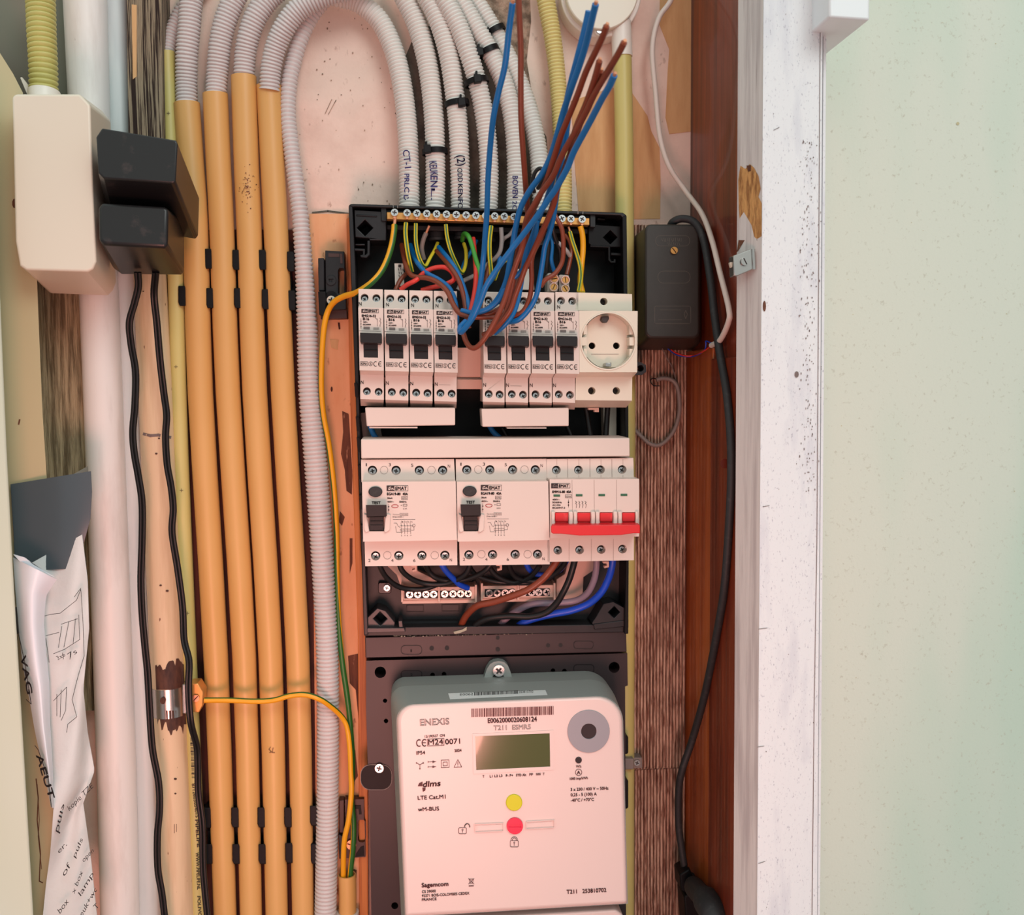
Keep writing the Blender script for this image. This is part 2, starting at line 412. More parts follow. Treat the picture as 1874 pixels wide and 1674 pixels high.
sidebox(xe, -.014, XS+.004, -.0, ZT, W(1270, 400, 0).z, mb)
struct(mb, 'trim_6', ['purple_brown'], 'thin purple brown batten in the upper right corner of the cupboard', bevel=.0008)

# white post
YP = -.172
mb = MB()
mb.prism([(1399, -200), (1507, -200), (1494, 1900), (1384, 1900)], YP, -.09, mi=0)
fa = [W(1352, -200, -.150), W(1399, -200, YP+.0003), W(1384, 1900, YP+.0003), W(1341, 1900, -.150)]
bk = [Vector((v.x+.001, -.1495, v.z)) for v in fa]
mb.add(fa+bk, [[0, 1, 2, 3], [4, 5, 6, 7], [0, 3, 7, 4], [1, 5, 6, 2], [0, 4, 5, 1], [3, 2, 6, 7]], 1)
mb.prism([(1509, -200), (1514, -200), (1499, 1900), (1495, 1900)], YP+.006, -.09, mi=0)
mb.stroke([(1502, -100), (1499, 400), (1497, 700), (1495, 1000), (1490, 1300), (1486, 1700)], 1.2, YP-.0004, mi=3)
# bare chipped wood
ch = [(1355, 303), (1364, 309), (1372, 300), (1380, 307), (1388, 322), (1392, 345), (1388, 360), (1394, 372), (1394, 432), (1386, 437), (1370, 434), (1356, 436), (1352, 380), (1351, 330)]
def chy(px, py):  # depth on the bevelled face
    t = (px-1350)/(1396-1350); return -.150+(YP+.150)*max(0, min(1, t))-.0006
mb.flat(ch, chy, 2)
mb.flat([(1352, 437), (1366, 435), (1386, 438), (1384, 447), (1372, 452), (1352, 458), (1348, 462)], chy, 4)
mb.flat([(1366, 303), (1374, 302), (1374, 313), (1369, 314)], lambda a, b: chy(a, b)-.0003, 4)
mb.flat(circ(1399, 560, 3, 10, ry=10), YP-.0004, 4); mb.flat(circ(1458, 685, 4, 9, ry=6), YP-.0004, 3)
random.seed(11)
for i in range(200):
    x = random.gauss(1480, 9); y = random.uniform(250, 900); mb.flat(circ(x, y, random.uniform(.4, 1.1), 5, ry=random.uniform(.8, 3)), YP-.0004, 3)
for i in range(30):
    x = random.uniform(1402, 1490); y = random.uniform(0, 1674); mb.flat(circ(x, y, random.uniform(.4, 1.0), 5, ry=random.uniform(.6, 1.6)), YP-.0004, 3)
for p in (((1416, 238), (1426, 233)), ((1388, 1151), (1404, 1149)), ((1386, 1367), (1398, 1365)), ((1388, 1580), (1400, 1576)), ((1396, 927), (1408, 925))): mb.stroke(p, 1, YP-.0005, mi=3)
struct(mb, 'trim_10', ['white_post', 'grey_post', 'raw_wood', 'grey_ink', 'peeled_brown'], 'white painted timber door post with a chipped bare wood patch', smooth=False, normals=False)
mb = MB(); mb.prism([(1490, -600), (2300, -600), (2300, 2300), (1480, 2300)], -.11, -.06)
mb.flat(circ(1753, 226, 3, 8), -.1104, 1)
random.seed(5)
for i in range(40): mb.flat(circ(random.uniform(1530, 1870), random.uniform(20, 1650), random.uniform(.5, 1.1), 5), -.1103, 1)
struct(mb, 'wall_right', ['sage_wall', 'cream_paint'], 'pale sage green wall on the right', smooth=False, normals=False)

# left side
mb = MB(); mb.prism([(-200, 20), (0, 97), (24, 135), (42, 170), (58, 330), (68, 520), (72, 620), (78, 760), (86, 880), (96, 1100), (110, 1400), (128, 1900), (-200, 1900)], -.085, -.02, back=[(-200, 20), (0, 97), (24, 135), (42, 170), (58, 330), (68, 520), (72, 620), (78, 760), (86, 880), (96, 1100), (110, 1400), (128, 1900), (-200, 1900)])
mb.flat(circ(27, 372, 5, 9, ry=9), -.0853, 1)
mb.stroke([(36, 768), (34, 776)], 3, -.0853, mi=1)
mb.stroke([(66, 1425), (70, 1460), (68, 1500), (74, 1560), (72, 1612), (78, 1615)], 2, -.0853, mi=1)
mb.stroke([(68, 1435), (72, 1500), (70, 1530), (76, 1590)], 1.2, -.0853, mi=1)
struct(mb, 'trim_7', ['cream_paint', 'peeled_brown'], 'cream painted door jamb on the left', smooth=False, normals=False)
mb = MB(); mb.prism([(-250, 200), (-14, 200), (0, 540), (12, 820), (24, 1050), (45, 1400), (66, 1760), (74, 1900), (-250, 1900)], -.135, -.09, back=[(-250, 200), (-14, 200), (0, 540), (12, 820), (24, 1050), (45, 1400), (66, 1760), (74, 1900), (-250, 1900)])
struct(mb, 'door_1', ['pale_green_paint'], 'edge of a pale green painted door at the far left', bevel=.002)
mb = MB(); mb.prism([(60, 500), (162, 500), (168, 1300), (84, 1300)], -.02, -.001)
struct(mb, 'trim_8', ['rough_timber'], 'rough grey olive timber behind the white pipe', smooth=False)
mb = MB(); mb.prism([(231, -80), (294, -80), (299, 330), (236, 330)], -.03, -.001)
mb.prism([(241, 8), (250, 9), (250, 140), (243, 145)], -.0305, -.03, mi=1)
struct(mb, 'trim_9', ['dark_timber', 'wallboard'], 'rough splintered timber strip above the black power adapters', smooth=False, normals=False)

# ================================================================== PIPES AND CONDUITS
def surf(px, py, xc, yc, R, d):
    """depth of the front of a round pipe (centre column xc, depth yc, radius R picture units) seen at px,py"""
    rm = R*px2m(yc); X = W(xc, py, yc).x; y = yc-rm*.7
    for _ in range(4):
        u = max(-.999, min(.999, (W(px, py, y).x-X)/rm)); y = yc-rm*math.sqrt(1-u*u)
    return y-d
def pipe(name, pts, rpx, matname, label, cat='pipe', group=None, hollow=False, extra=None, seg=28, sub=3):
    """pts (px,py,y) centre line; rpx radius in picture units at each point"""
    path = cr3(pts, sub); n = len(path); rr = []
    if 1690 <= pts[-1][1] <= 1800: rpx = list(rpx)+[rpx[-1]]
    for i, p in enumerate(path):
        f = i/(n-1)*(len(rpx)-1); a = int(f); b = min(a+1, len(rpx)-1); rr.append((rpx[a]*(1-f+a)+rpx[b]*(f-a))*px2m(p.y))
    mb = MB(); mb.tube(path, rr, seg=seg, cap=not hollow)
    if hollow:
        q = path[:2] if hollow == 'start' else path[-2:]
        r = rr[0]*.86; d = (path[1]-path[0]).normalized()
        mb.tube([path[0]-d*.0002, path[0]+d*.012], r, seg=seg, cap=False)
        a = path[0]
        ring = len(mb.v)
        t = d; ref = Vector((0, -1, 0)); nn = (ref-t*ref.dot(t)).normalized(); bi = t.cross(nn)
        o_ = mb.add([a+(nn*math.cos(2*math.pi*k/seg)+bi*math.sin(2*math.pi*k/seg))*rr[0] for k in range(seg)], [])
        i_ = mb.add([a+(nn*math.cos(2*math.pi*k/seg)+bi*math.sin(2*math.pi*k/seg))*r for k in range(seg)], [])
        for k in range(seg): mb.f.append([o_+k, o_+(k+1) % seg, i_+(k+1) % seg, i_+k]); mb.m.append(0)
    o = mb.build(name, matname, angle=50, normals=False) if not extra else None
    if extra: return mb, path, rr
    return tagit(o, label, cat, group)

pipe('drain_pipe', [(154, -120, -.022), (156, 0, -.022), (168, 300, -.022), (182, 560, -.022), (199, 1000, -.022), (213, 1400, -.022), (222, 1760, -.022)], [36, 36, 33, 33, 33.5, 34, 34], 'white_pipe', 'thick white painted drain pipe, the widest of the vertical pipes')
pipe('water_pipe', [(209, -120, -.011), (211, 0, -.011), (222, 300, -.011), (236, 700, -.011), (252, 1100, -.011), (268, 1400, -.011), (276, 1760, -.011)], [20, 20, 20, 20, 21, 22, 25], 'blue_white_pipe', 'bluish white pipe squeezed between the thick white pipe and the cream pipe')
# cream pipe with bare patches
CP = [(268, 330, -.020), (277, 560, -.020), (284, 700, -.020), (289, 820, -.020), (297, 1000, -.020), (310, 1300, -.020), (318, 1500, -.020), (328, 1760, -.020)]
mb, path, rr = pipe('x', CP, [27, 28, 29, 29.5, 29.5, 30, 30, 30], '', '', extra=True)
def cpc(py):
    for a, b in zip(CP, CP[1:]):
        if a[1] <= py <= b[1]: return a[0]+(b[0]-a[0])*(py-a[1])/(b[1]-a[1])
def cpd(px, py, R=29.5, d=.0004):
    return surf(px, py, cpc(py), -.020, R, d)
def pipe_patch(mb, py0, py1, f0, f1, mi, R=29.5, n=24, cpd=cpd, cpc=cpc):
    cols = []
    for k in range(n+1):
        u = -.97+1.94*k/n; px0 = cpc(py0)+5+u*(R-1)
        a, b = py0+f0(u), py1+f1(u); rows = 6; cols.append([W(px0+(cpc(a+(b-a)*j/rows)-cpc(py0)), a+(b-a)*j/rows, cpd(px0+(cpc(a+(b-a)*j/rows)-cpc(py0)), a+(b-a)*j/rows)) for j in range(rows+1)])
    b0 = mb.add([v for c_ in cols for v in c_], [])
    for k in range(n):
        for j in range(6):
            i = b0+k*7+j; mb.f.append([i, i+1, i+8, i+7]); mb.m.append(mi)
random.seed(4)
jag = [random.uniform(-1, 1) for _ in range(60)]
pipe_patch(mb, 1213, 1262, lambda u: 6*jag[int((u+1)*12)]-(12 if .35 < u < .6 else 0)+(8 if u < -.2 else 0), lambda u: 0, 1)
pipe_patch(mb, 1300, 1336, lambda u: 0, lambda u: 12*jag[30+int((u+1)*10)]-(10 if u < -.3 else 0), 1)
for (x, y, r) in ((294, 1071, 2.5), (306, 1081, 3), (286, 830, 2.5), (303, 1228, 2), (321, 1425, 3), (321, 1452, 2.2), (288, 1230, 2.2), (283, 1360, 2), (262, 533, 1.5), (291, 802, 2)):
    mb.flat(circ(x, y, r, 7, ry=r*.7), lambda a, b: cpd(a, b)-.0002, 1)
mb.stroke([(263, 794), (275, 797), (290, 796), (312, 800)], 5, lambda a, b: cpd(a, b)-.0003, mi=2)
for a in ((319, 1508, 319, 1524), (323, 1508, 323, 1522)): mb.stroke([a[:2], a[2:]], .9, lambda a, b: cpd(a, b)-.0003, mi=1)
o = mb.build('gas_pipe', ['cream_pipe', 'bare_pipe', 'grey_ink'], normals=False, angle=50)
tagit(o, 'cream painted pipe with bare brown metal around its earthing clamp', 'pipe')

# earthing clamp
t = thing('earthing_clamp', W(314, 1280, -.03), 'shiny metal earthing clamp round the cream pipe with a brass terminal', 'clamp')
pc = [Vector(W(cpc(y), y, -.020)) for y in (1254, 1306)]
mb = MB(); mb.tube(pc, [30.5*px2m(-.02)]*2, seg=36, cap=False); mb.tube(pc, [29.2*px2m(-.02)]*2, seg=36, cap=False)
mb.flat(circ(298, 1282, 5.5, 14, ry=6.5), lambda a, b: cpd(a, b, 30.5, .0012), 1)
mb.build('band', ['steel', 'bare_pipe'], t, normals=False)
mb = MB(); mb.prism([(333, 1252), (347, 1252), (347, 1306), (334, 1306)], -.040, -.030); mb.build('flange', 'steel', t, bevel=.0008)
mb = MB(); mb.prism([(346, 1251), (362, 1250), (372, 1266), (371, 1290), (364, 1304), (346, 1302)], -.045, -.030); mb.build('terminal_block', 'brass', t, bevel=.0006)
screw(t, 358, 1278, 6.5, -.047, 'copper', a=-.8, slot=True)

# thin conduit left with print
TC = [(306, 95, -.016), (314, 300, -.016), (322, 520, -.016), (330, 820, -.016), (347, 1235, -.016), (358, 1500, -.016), (364, 1760, -.016)]
mb, path, rr = pipe('x', TC, [13, 13.5, 14, 14, 14, 13.5, 13.5], '', '', extra=True)
def tcc(py):
    for a, b in zip(TC, TC[1:]):
        if a[1] <= py <= b[1]: return a[0]+(b[0]-a[0])*(py-a[1])/(b[1]-a[1])
def tcd(px, py): return surf(px, py, tcc(py), -.016, 14, .0004)
for (x, y) in ((308, 207), (322, 671), (332, 897), (343, 1122)):
    mb.stroke([(x-3, y), (x+3, y)], .8, tcd, 1); mb.stroke([(x, y-3), (x, y+3)], .8, tcd, 1)
random.seed(8); yy = 1350
while yy < 1424:
    w = random.choice((.8, 1.2, 2)); xc = tcc(yy)+0; mb.stroke([(xc-3.5, yy), (xc+4, yy)], w, tcd, 1); yy += w+random.choice((1, 1.4, 2.2))
text(mb, '8712603054015', (351, 1434), (358, 1496), 6, tcd, 1, thick=.15)
text(mb, 'PIPELIFE', (357, 1500), (361, 1550), 6, tcd, 1, thick=.25)
text(mb, 'WWW.PIPELIFE.NL', (358, 1560), (361, 1628), 6, tcd, 1, thick=.15)
text(mb, 'POLIVOLT', (361, 1640), (364, 1690), 6, tcd, 1, thick=.15)
o = mb.build('thin_conduit', ['yellow_green_conduit', 'ink'], normals=False, angle=50)
tagit(o, 'thin yellow conduit with printed lettering down its side, right beside the cream pipe', 'conduit')

# four big yellow conduits
CON = [([(342, 189), (350, 300), (358, 420), (367, 720), (395, 1200), (413, 1700)], 22.0, 'leftmost thick yellow conduit, with the lowest cut top end'),
       ([(394, 172), (400, 300), (406, 420), (417.5, 720), (447, 1200), (460, 1700)], 21.5, 'second thick yellow conduit from the left, cut a little higher than the first'),
       ([(446, 140), (451, 300), (456, 420), (466.5, 720), (495, 1200), (507, 1700)], 21.8, 'third thick yellow conduit, with the highest top end and a rusty scuff'),
       ([(492, 157), (499, 300), (505, 420), (518, 720), (545, 1200), (555, 1700)], 21.5, 'fourth thick yellow conduit, right beside the long ribbed hose')]
for i, (p, r, lab) in enumerate(CON):
    mb, path, rr = pipe('x', [(a, b, -.0175) for a, b in p], [r*1.01, r*1.0, r, r, r*.99, r*.93], '', '', extra=True, hollow='start')
    def cc(py, p=p):
        for a, b in zip(p, p[1:]):
            if a[1] <= py <= b[1]: return a[0]+(b[0]-a[0])*(py-a[1])/(b[1]-a[1])
        return p[-1][0]
    def cd(px, py, cc=cc, r=r): return surf(px, py, cc(py), -.0175, r, .0005)
    if i == 2:
        random.seed(9)
        for k in range(90):
            x = random.gauss(452, 6); y = random.gauss(345, 17); mb.flat(circ(x, y, random.uniform(.4, 1.3), 6), cd, 1)
        mb.stroke([(495, 1367), (492, 1371), (497, 1376), (493, 1377)], 1, cd, 1); mb.stroke([(500, 1368), (498, 1377), (503, 1377)], 1, cd, 1)
    o = mb.build('thick_conduit', ['yellow_conduit', 'peeled_brown'], normals=False, angle=50)
    tagit(o, lab, 'conduit', 'thick yellow conduits side by side')

# hoses out of the conduits
HD = -.0185
hose('corrugated_hose', [(306, 100, -.014), (309, 82, -.012), (316, 55, -.010), (332, 22, -.009), (352, 0, -.009), (385, -40, -.009)], [12.5, 12.5, 13, 14, 15, 15], 'grey_hose', 'short dark grey ribbed hose out of the thin yellow conduit', group='ribbed hoses rising from the yellow conduits')
hose('corrugated_hose', [(342, 196, HD), (341, 150, HD), (342, 100, HD-.003), (346, 50, HD-.005), (350, 0, HD-.006), (358, -50, HD-.006)], [19, 19, 19.5, 20, 20, 20], 'grey_hose', 'grey ribbed hose rising from the leftmost thick yellow conduit', group='ribbed hoses rising from the yellow conduits')
hose('corrugated_hose', [(395, 180, HD), (398, 130, HD), (403, 80, HD-.003), (412, 40, HD-.005), (428, 0, HD-.006), (450, -40, HD-.006)], [18.5, 19, 19.5, 20, 20, 20], 'grey_hose', 'grey ribbed hose rising from the second thick yellow conduit', group='ribbed hoses rising from the yellow conduits')
hose('corrugated_hose', [(446, 148, HD), (449, 100, HD-.002), (457, 60, HD-.005), (473, 22, HD-.007), (500, -12, HD-.007), (540, -40, HD-.007)], [18.5, 19, 20, 20.5, 21, 21], 'grey_hose', 'grey ribbed hose rising from the third thick yellow conduit', group='ribbed hoses rising from the yellow conduits')
hose('corrugated_hose', [(493, 165, -.022), (496, 125, -.024), (505, 85, -.027), (522, 48, -.031), (548, 16, -.034), (590, -8, -.036), (640, -22, -.036), (700, -45, -.036)], [18, 18.5, 19.5, 20, 20.5, 20, 20], 'grey_hose', 'grey ribbed hose bending over from the fourth thick yellow conduit', group='ribbed hoses rising from the yellow conduits')
hose('corrugated_hose', [(640, -60, -.016), (600, -10, -.016), (572, 25, -.016), (552, 65, -.016), (538, 110, -.016), (529, 155, -.017), (527, 210, -.018), (533, 270, -.020), (541, 330, -.021), (550, 400, -.022), (557, 500, -.022), (562, 600, -.022), (567, 720, -.022), (578, 850, -.022), (590, 1020, -.022), (599, 1200, -.022), (600, 1400, -.022), (597, 1600, -.022), (594, 1740, -.022)],
     [15, 14.5, 14.5, 16, 20, 21.5, 21, 20.5, 20.5, 20.5, 20.5], 'grey_hose', 'long grey ribbed hose running down beside the fourth thick conduit', pitch=.0033)
HG = 'ribbed hoses curving down into the fuse box'
hose('corrugated_hose', [(560, -40, -.016), (608, -10, -.016), (655, 4, -.016), (693, 36, -.016), (716, 80, -.017), (731, 130, -.019), (741, 190, -.021), (747, 260, -.024), (749, 330, -.027), (749, 392, -.030)], [18, 18, 18, 18.5], 'white_hose', 'ribbed hose nearest the pink plaster, first into the fuse box', group=HG)
hose('corrugated_hose', [(715, -50, -.022), (742, 0, -.022), (763, 45, -.022), (779, 100, -.023), (789, 160, -.024), (795, 230, -.026), (797, 310, -.028), (796, 392, -.030)], [18.5, 18.5, 18, 18], 'white_hose', 'second ribbed hose into the fuse box, tied low with a cable tie', group=HG)
hose('corrugated_hose', [(757, -50, -.030), (785, 0, -.030), (806, 48, -.030), (822, 105, -.030), (832, 170, -.030), (839, 240, -.030), (842, 320, -.030), (843, 395, -.030)], [18, 18, 17.8, 17.8], 'white_hose', 'third ribbed hose into the fuse box, marked in blue pen', group=HG)
hose('corrugated_hose', [(785, -50, -.036), (814, 0, -.036), (840, 50, -.036), (860, 105, -.036), (877, 165, -.034), (889, 230, -.032), (895, 310, -.030), (893, 398, -.030)], [17.5, 17.5, 17.5, 17.5], 'white_hose', 'fourth ribbed hose into the fuse box, behind the lone blue wire', group=HG)
hose('corrugated_hose', [(800, -50, -.026), (842, 2, -.026), (876, 58, -.027), (903, 108, -.028), (925, 160, -.029), (939, 225, -.030), (945, 310, -.030), (943, 400, -.030)], [17, 17, 17, 17.5], 'white_hose', 'fifth ribbed hose into the fuse box, behind the lone brown wire', group=HG)
hose('corrugated_hose', [(830, -50, -.016), (862, -10, -.016), (893, 38, -.016), (921, 88, -.017), (946, 140, -.019), (968, 200, -.022), (984, 270, -.026), (990, 340, -.029), (993, 402, -.030)], [16.5, 16.5, 16.5, 17], 'white_hose', 'rightmost white ribbed hose into the fuse box, beside the yellow one', group=HG)
hose('corrugated_hose', [(992, -60, -.014), (999, 0, -.014), (1010, 60, -.014), (1018, 120, -.014), (1024, 190, -.016), (1028, 260, -.020), (1031, 330, -.025), (1032, 402, -.03)], [17, 16.5, 15.5, 15.5, 16, 15], 'yellow_hose', 'pale yellow ribbed hose entering the top right of the fuse box')
hose('corrugated_hose', [(70, -60, -.055), (74, 0, -.055), (76, 60, -.058), (79, 120, -.06), (80, 185, -.06)], [25, 24.5, 24, 24], 'green_hose', 'yellow green ribbed hose entering the top of the cream socket box', pitch=.0036)

# handwriting on the hoses (written on the hose itself: pen marks as its children)
def pen(words, near, y):
    hs = sorted([o for o in bpy.data.objects if o.name.startswith('corrugated_hose')], key=lambda o: o.name)
    o = hs[near]; mb = MB()
    for w in words:
        if isinstance(w[0], str): text(mb, w[0], w[1], w[2], w[3], y, 0, thick=.25)
        else: mb.stroke(w, 1.3, y)
    mb.build('pen_marking', 'blue_ink', o, normals=False, smooth=False)
names = [o for o in bpy.data.objects if o.name.startswith('corrugated_hose')]
pen([('CT-1', (737, 275), (741, 308), 12), ('PRLC', (740, 318), (740, 352), 9), ('D', (739, 357), (739, 366), 9)], 6, -.0365)
pen([('KEUK', (785, 296), (788, 322), 14), ('EN', (788, 322), (788, 342), 13), ('L.', (789, 345), (789, 366), 7)], 7, -.0375)
pen([('(2)', (835, 285), (838, 304), 15), ('ODD', (837, 308), (838, 333), 9), ('KENFO', (838, 337), (838, 382), 9)], 8, -.0395)
pen([[(887, 307), (891, 312)], [(885, 330), (888, 334)], [(890, 338), (892, 342)]], 9, -.0395)
pen([('BOVEN', (938, 322), (938, 362), 10), ('2C', (938, 368), (938, 384), 8)], 10, -.0390)

# cable ties
def tie(x, y, r, yc, ang, hx, hy, lab):
    t = thing('cable_tie', W(x, y, yc), lab, 'cable tie', 'black cable ties on the hoses')
    c_ = W(x, y, yc); R = r*px2m(yc); d = Vector((math.sin(ang), 0, math.cos(ang)))   # hose direction
    u = Vector((d.z, 0, -d.x)); f = Vector((0, -1, 0)); mb = MB(); n = 28; k0 = mb.add([], [])
    for k in range(n+1):
        a = 2*math.pi*k/n
        for (rr_, s_) in ((R+.0003, -.0021), (R+.0015, -.0021), (R+.0015, .0021), (R+.0003, .0021)):
            mb.v.append(c_+u*math.sin(a)*rr_+f*math.cos(a)*rr_+d*s_)
    for k in range(n):
        for q in range(4):
            a = k*4+q; b = k*4+(q+1) % 4; mb.f.append([a, b, b+4, a+4]); mb.m.append(0)
    mb.build('strap', 'black_plastic', t)
    mb = MB(); yh = yc-R*.8
    mb.prism([(hx-7, hy-8), (hx+6, hy-8), (hx+8, hy+6), (hx-6, hy+8)], yh-.005, yh+.001); mb.prism([(hx-4, hy-14), (hx, hy-14), (hx, hy-4), (hx-4, hy-4)], yh-.003, yh-.001)
    mb.build('head', 'black_plastic', t, bevel=.0005)
tie(796, 278, 19.5, -.027, -.06, 782, 272, 'black cable tie lowest of the five, round the second hose')
tie(836, 190, 19, -.030, -.15, 845, 186, 'black cable tie second from the bottom, round the third hose')
tie(872, 150, 19, -.035, -.25, 874, 143, 'black cable tie in the middle of the five, round the fourth hose')
tie(893, 95, 18, -.028, -.45, 878, 94, 'black cable tie second from the top, round the fifth hose')
tie(905, 58, 17.5, -.018, -.5, 889, 57, 'black cable tie topmost of the five')

# conduit clips
def clip(lx, ly, rx, ry, yb, lab, grp, both=False):
    t = thing('pipe_clip', W((lx+rx)/2, (ly+ry)/2, -.004), lab, 'pipe clip', grp)
    mb = MB(); mb.prism([(lx-2, min(ly, ry)-17), (rx+2, min(ly, ry)-17), (rx+2, max(ly, ry)+19), (lx-2, max(ly, ry)+19)], -.0085, -.003); mb.build('base', 'black_plastic', t)
    for (x, y) in ((lx, ly), (rx, ry)):
        mb = MB(); mb.prism([(x-7, y-18), (x+5, y-18), (x+7, y-13), (x+7, y+19), (x-4, y+19), (x-7, y+12)], -.0235, -.0085, back=[(x-3, y-17), (x+2, y-17), (x+3, y-13), (x+3, y+17), (x-2, y+17), (x-3, y+12)])
        mb.build('finger', 'black_plastic', t, bevel=.0006)
UC = [(333, 541, 381, 473), (384, 545, 432, 475), (435, 545, 480, 475), (486, 547, 532, 478)]
nm = ['leftmost', 'second', 'third', 'fourth']
for i, (a, b, c_, d) in enumerate(UC): clip(a, b, c_, d, 0, 'black clip of the upper row, holding the %s thick yellow conduit' % nm[i], 'upper row of black pipe clips')
for i, (a, b, c_, d) in enumerate([(382, 1562, 430, 1495), (432, 1562, 478, 1495), (480, 1562, 527, 1495), (529, 1560, 574, 1492)]): clip(a, b, c_, d, 0, 'black clip of the lower row, holding the %s thick yellow conduit' % nm[i], 'lower row of black pipe clips')
def halfclip(x, y, lab):
    t = thing('pipe_clip', W(x, y, -.004), lab, 'pipe clip')
    mb = MB(); mb.prism([(x-9, y-20), (x+14, y-20), (x+14, y+24), (x-9, y+24)], -.0085, -.003); mb.build('base', 'black_plastic', t)
    mb = MB(); mb.prism([(x-7, y-18), (x+5, y-18), (x+7, y-13), (x+7, y+19), (x-4, y+19), (x-7, y+12)], -.0225, -.0085); mb.build('finger', 'black_plastic', t, bevel=.0006)
halfclip(534, 549, 'black clip finger of the upper row beside the long ribbed hose')
halfclip(575, 1562, 'black clip finger of the lower row beside the long ribbed hose')
halfclip(380, 1496, 'black clip finger of the lower row left of the leftmost thick conduit')

# right hand conduit and round box
pipe('yellow_conduit_pipe', [(1139, 98, -.016), (1142, 250, -.016), (1143, 400, -.016), (1146, 700, -.016), (1146, 1000, -.016), (1145, 1300, -.016), (1145, 1760, -.016)], [16.5, 17, 17, 16.5], 'yellow_green_conduit', 'yellow conduit running down from the round junction box behind the fuse box', 'conduit')
t = thing('junction_box', W(1100, 10, -.01), 'round white junction box at the top with a conduit spigot', 'junction box')
mb = MB(); mb.prism(circ(1100, -12, 74, 48, ry=80), -.018, -.001, back=circ(1093, 6, 72, 48, ry=78)); mb.build('body', 'off_white', t, bevel=.001)
mb = MB(); mb.prism(circ(1102, -18, 67, 48, ry=72), -.026, -.018); mb.build('lid', 'cream_plastic', t, bevel=.001)
mb = MB(); mb.prism(circ(1100, 54, 12, 20), -.022, -.017); mb.build('screw_lug', 'off_white', t, bevel=.0006)
screw(t, 1098, 55, 6, -.0235, a=.5, slot=True)
mb = MB(); mb.tube([W(1136, 40, -.016), W(1139, 104, -.016)], 18.3*px2m(-.016), seg=28); mb.build('spigot', 'off_white', t, normals=False)
# cables right
def JY(px, py=700):   # depth at which the inner face of the jamb shows at this point
    d = FW*FOC + RT*(px-937) - UP*(py-837); return CAM.y+(XS-.002)*d.y/d.x
def cable(name, pts, r, matname, label, cat, group=None, seg=12, stripes=None, parent=None, sub=10, off=0, flat=1.0, mats=None):
    pts = [(a, b, min(c_, JY(a, b)-r*1.4-.002)) if a > 1262 else (a, b, c_) for a, b, c_ in pts]
    mb = MB(); mb.tube(cr3(pts, sub), r, seg=seg, stripes=stripes, off=off, flat=flat)
    o = mb.build(name, mats or matname, parent, normals=False, angle=60)
    return tagit(o, label, cat, group)
cable('white_cable', [(1250, -60, -.02), (1228, 0, -.02), (1205, 35, -.02), (1194, 90, -.02), (1200, 170, -.02), (1208, 250, -.022), (1225, 305, -.025), (1255, 350, -.03), (1285, 392, -.045), (1303, 440, -.06), (1318, 500, -.07), (1334, 565, -.075), (1333, 590, -.075), (1318, 622, -.065), (1302, 632, -.055)],
      .0021, 'cable_white', 'thin white cable snaking down past the dark mahogany jamb', 'cable')
t = thing('bell_transformer', W(1225, 640, -.03), 'dark brown bell transformer box with a small brass screw', 'transformer')
mb = MB()
fr = rrect(1181, 410, 1280, 619, 12); bkp = rrect(1160, 428, 1288, 641, 10)
mb.prism(fr, -.060, -.010, back=bkp); mb.build('housing', 'transformer', t, bevel=.0015)
mb = MB(); mb.prism(rrect(1184, 414, 1277, 615, 11), -.0606, -.058)
for (a, b, c_, d, r) in ((1200, 431, 1262, 450, 8), (1204, 496, 1263, 518, 10), (1198, 560, 1264, 592, 3)):
    q = rrect(a, b, c_, d, r); mb.stroke(q, .9, -.0608, 1, closed=True)
random.seed(2)
for k in range(11): x = 1211+k*3.6; mb.stroke([(x, 435+random.uniform(0, 2)), (x+random.uniform(-1, 2), 441+random.uniform(0, 1.5))], .9, -.0608, 1)
for k in range(7): x = 1222+k*3.4; mb.stroke([(x, 443.5), (x+random.uniform(-1, 1.5), 448)], .8, -.0608, 1)
mb.stroke([(1208, 567), (1246, 567)], .8, -.0608, 1); mb.stroke([(1205, 585), (1248, 585)], .8, -.0608, 1)
mb.stroke([(1255, 568), (1258, 575), (1255, 583), (1252, 575)], .9, -.0608, 1, closed=True)
mb.build('cover', ['transformer', 'emboss'], t, normals=False, smooth=False)
screw(t, 1234, 458, 6.5, -.0625, 'brass', a=.9, slot=True)
cable('black_cable', [(1225, 418, -.045), (1232, 406, -.052), (1250, 400, -.056), (1272, 408, -.06), (1288, 440, -.066), (1300, 510, -.07), (1308, 580, -.07), (1318, 650, -.075), (1330, 720, -.08), (1337, 800, -.082), (1338, 880, -.082), (1333, 980, -.08), (1325, 1080, -.078), (1310, 1170, -.07), (1290, 1270, -.062), (1268, 1350, -.055), (1248, 1410, -.05), (1242, 1450, -.045), (1242, 1510, -.04), (1250, 1570, -.04), (1256, 1606, -.04)],
      .0030, 'dark_rubber', 'thick black power cord hanging down from above the transformer to the plug', 'cord')
cable('grey_cable', [(1155, 780, -.012), (1170, 795, -.012), (1190, 812, -.014), (1210, 813, -.014), (1232, 790, -.014), (1243, 755, -.014), (1241, 715, -.014), (1232, 697, -.014), (1215, 692, -.014), (1201, 695, -.014)], .0018, 'cable_grey', 'grey cable looping over the fluted timber below the transformer', 'cable')
def fine(name, pts, mname, r=.0004, lab=None, grp=None, cat='wire'): return cable(name, pts, r, mname, lab, cat, grp, seg=6)
FG = 'fine strands under the transformer'
fine('bell_wire', [(1202, 694, -.014), (1195, 692, -.012), (1190, 697, -.012), (1196, 705, -.012), (1207, 706, -.012)], 'wire_black', .0005, 'short black wire end at the tip of the looping grey cable', FG)
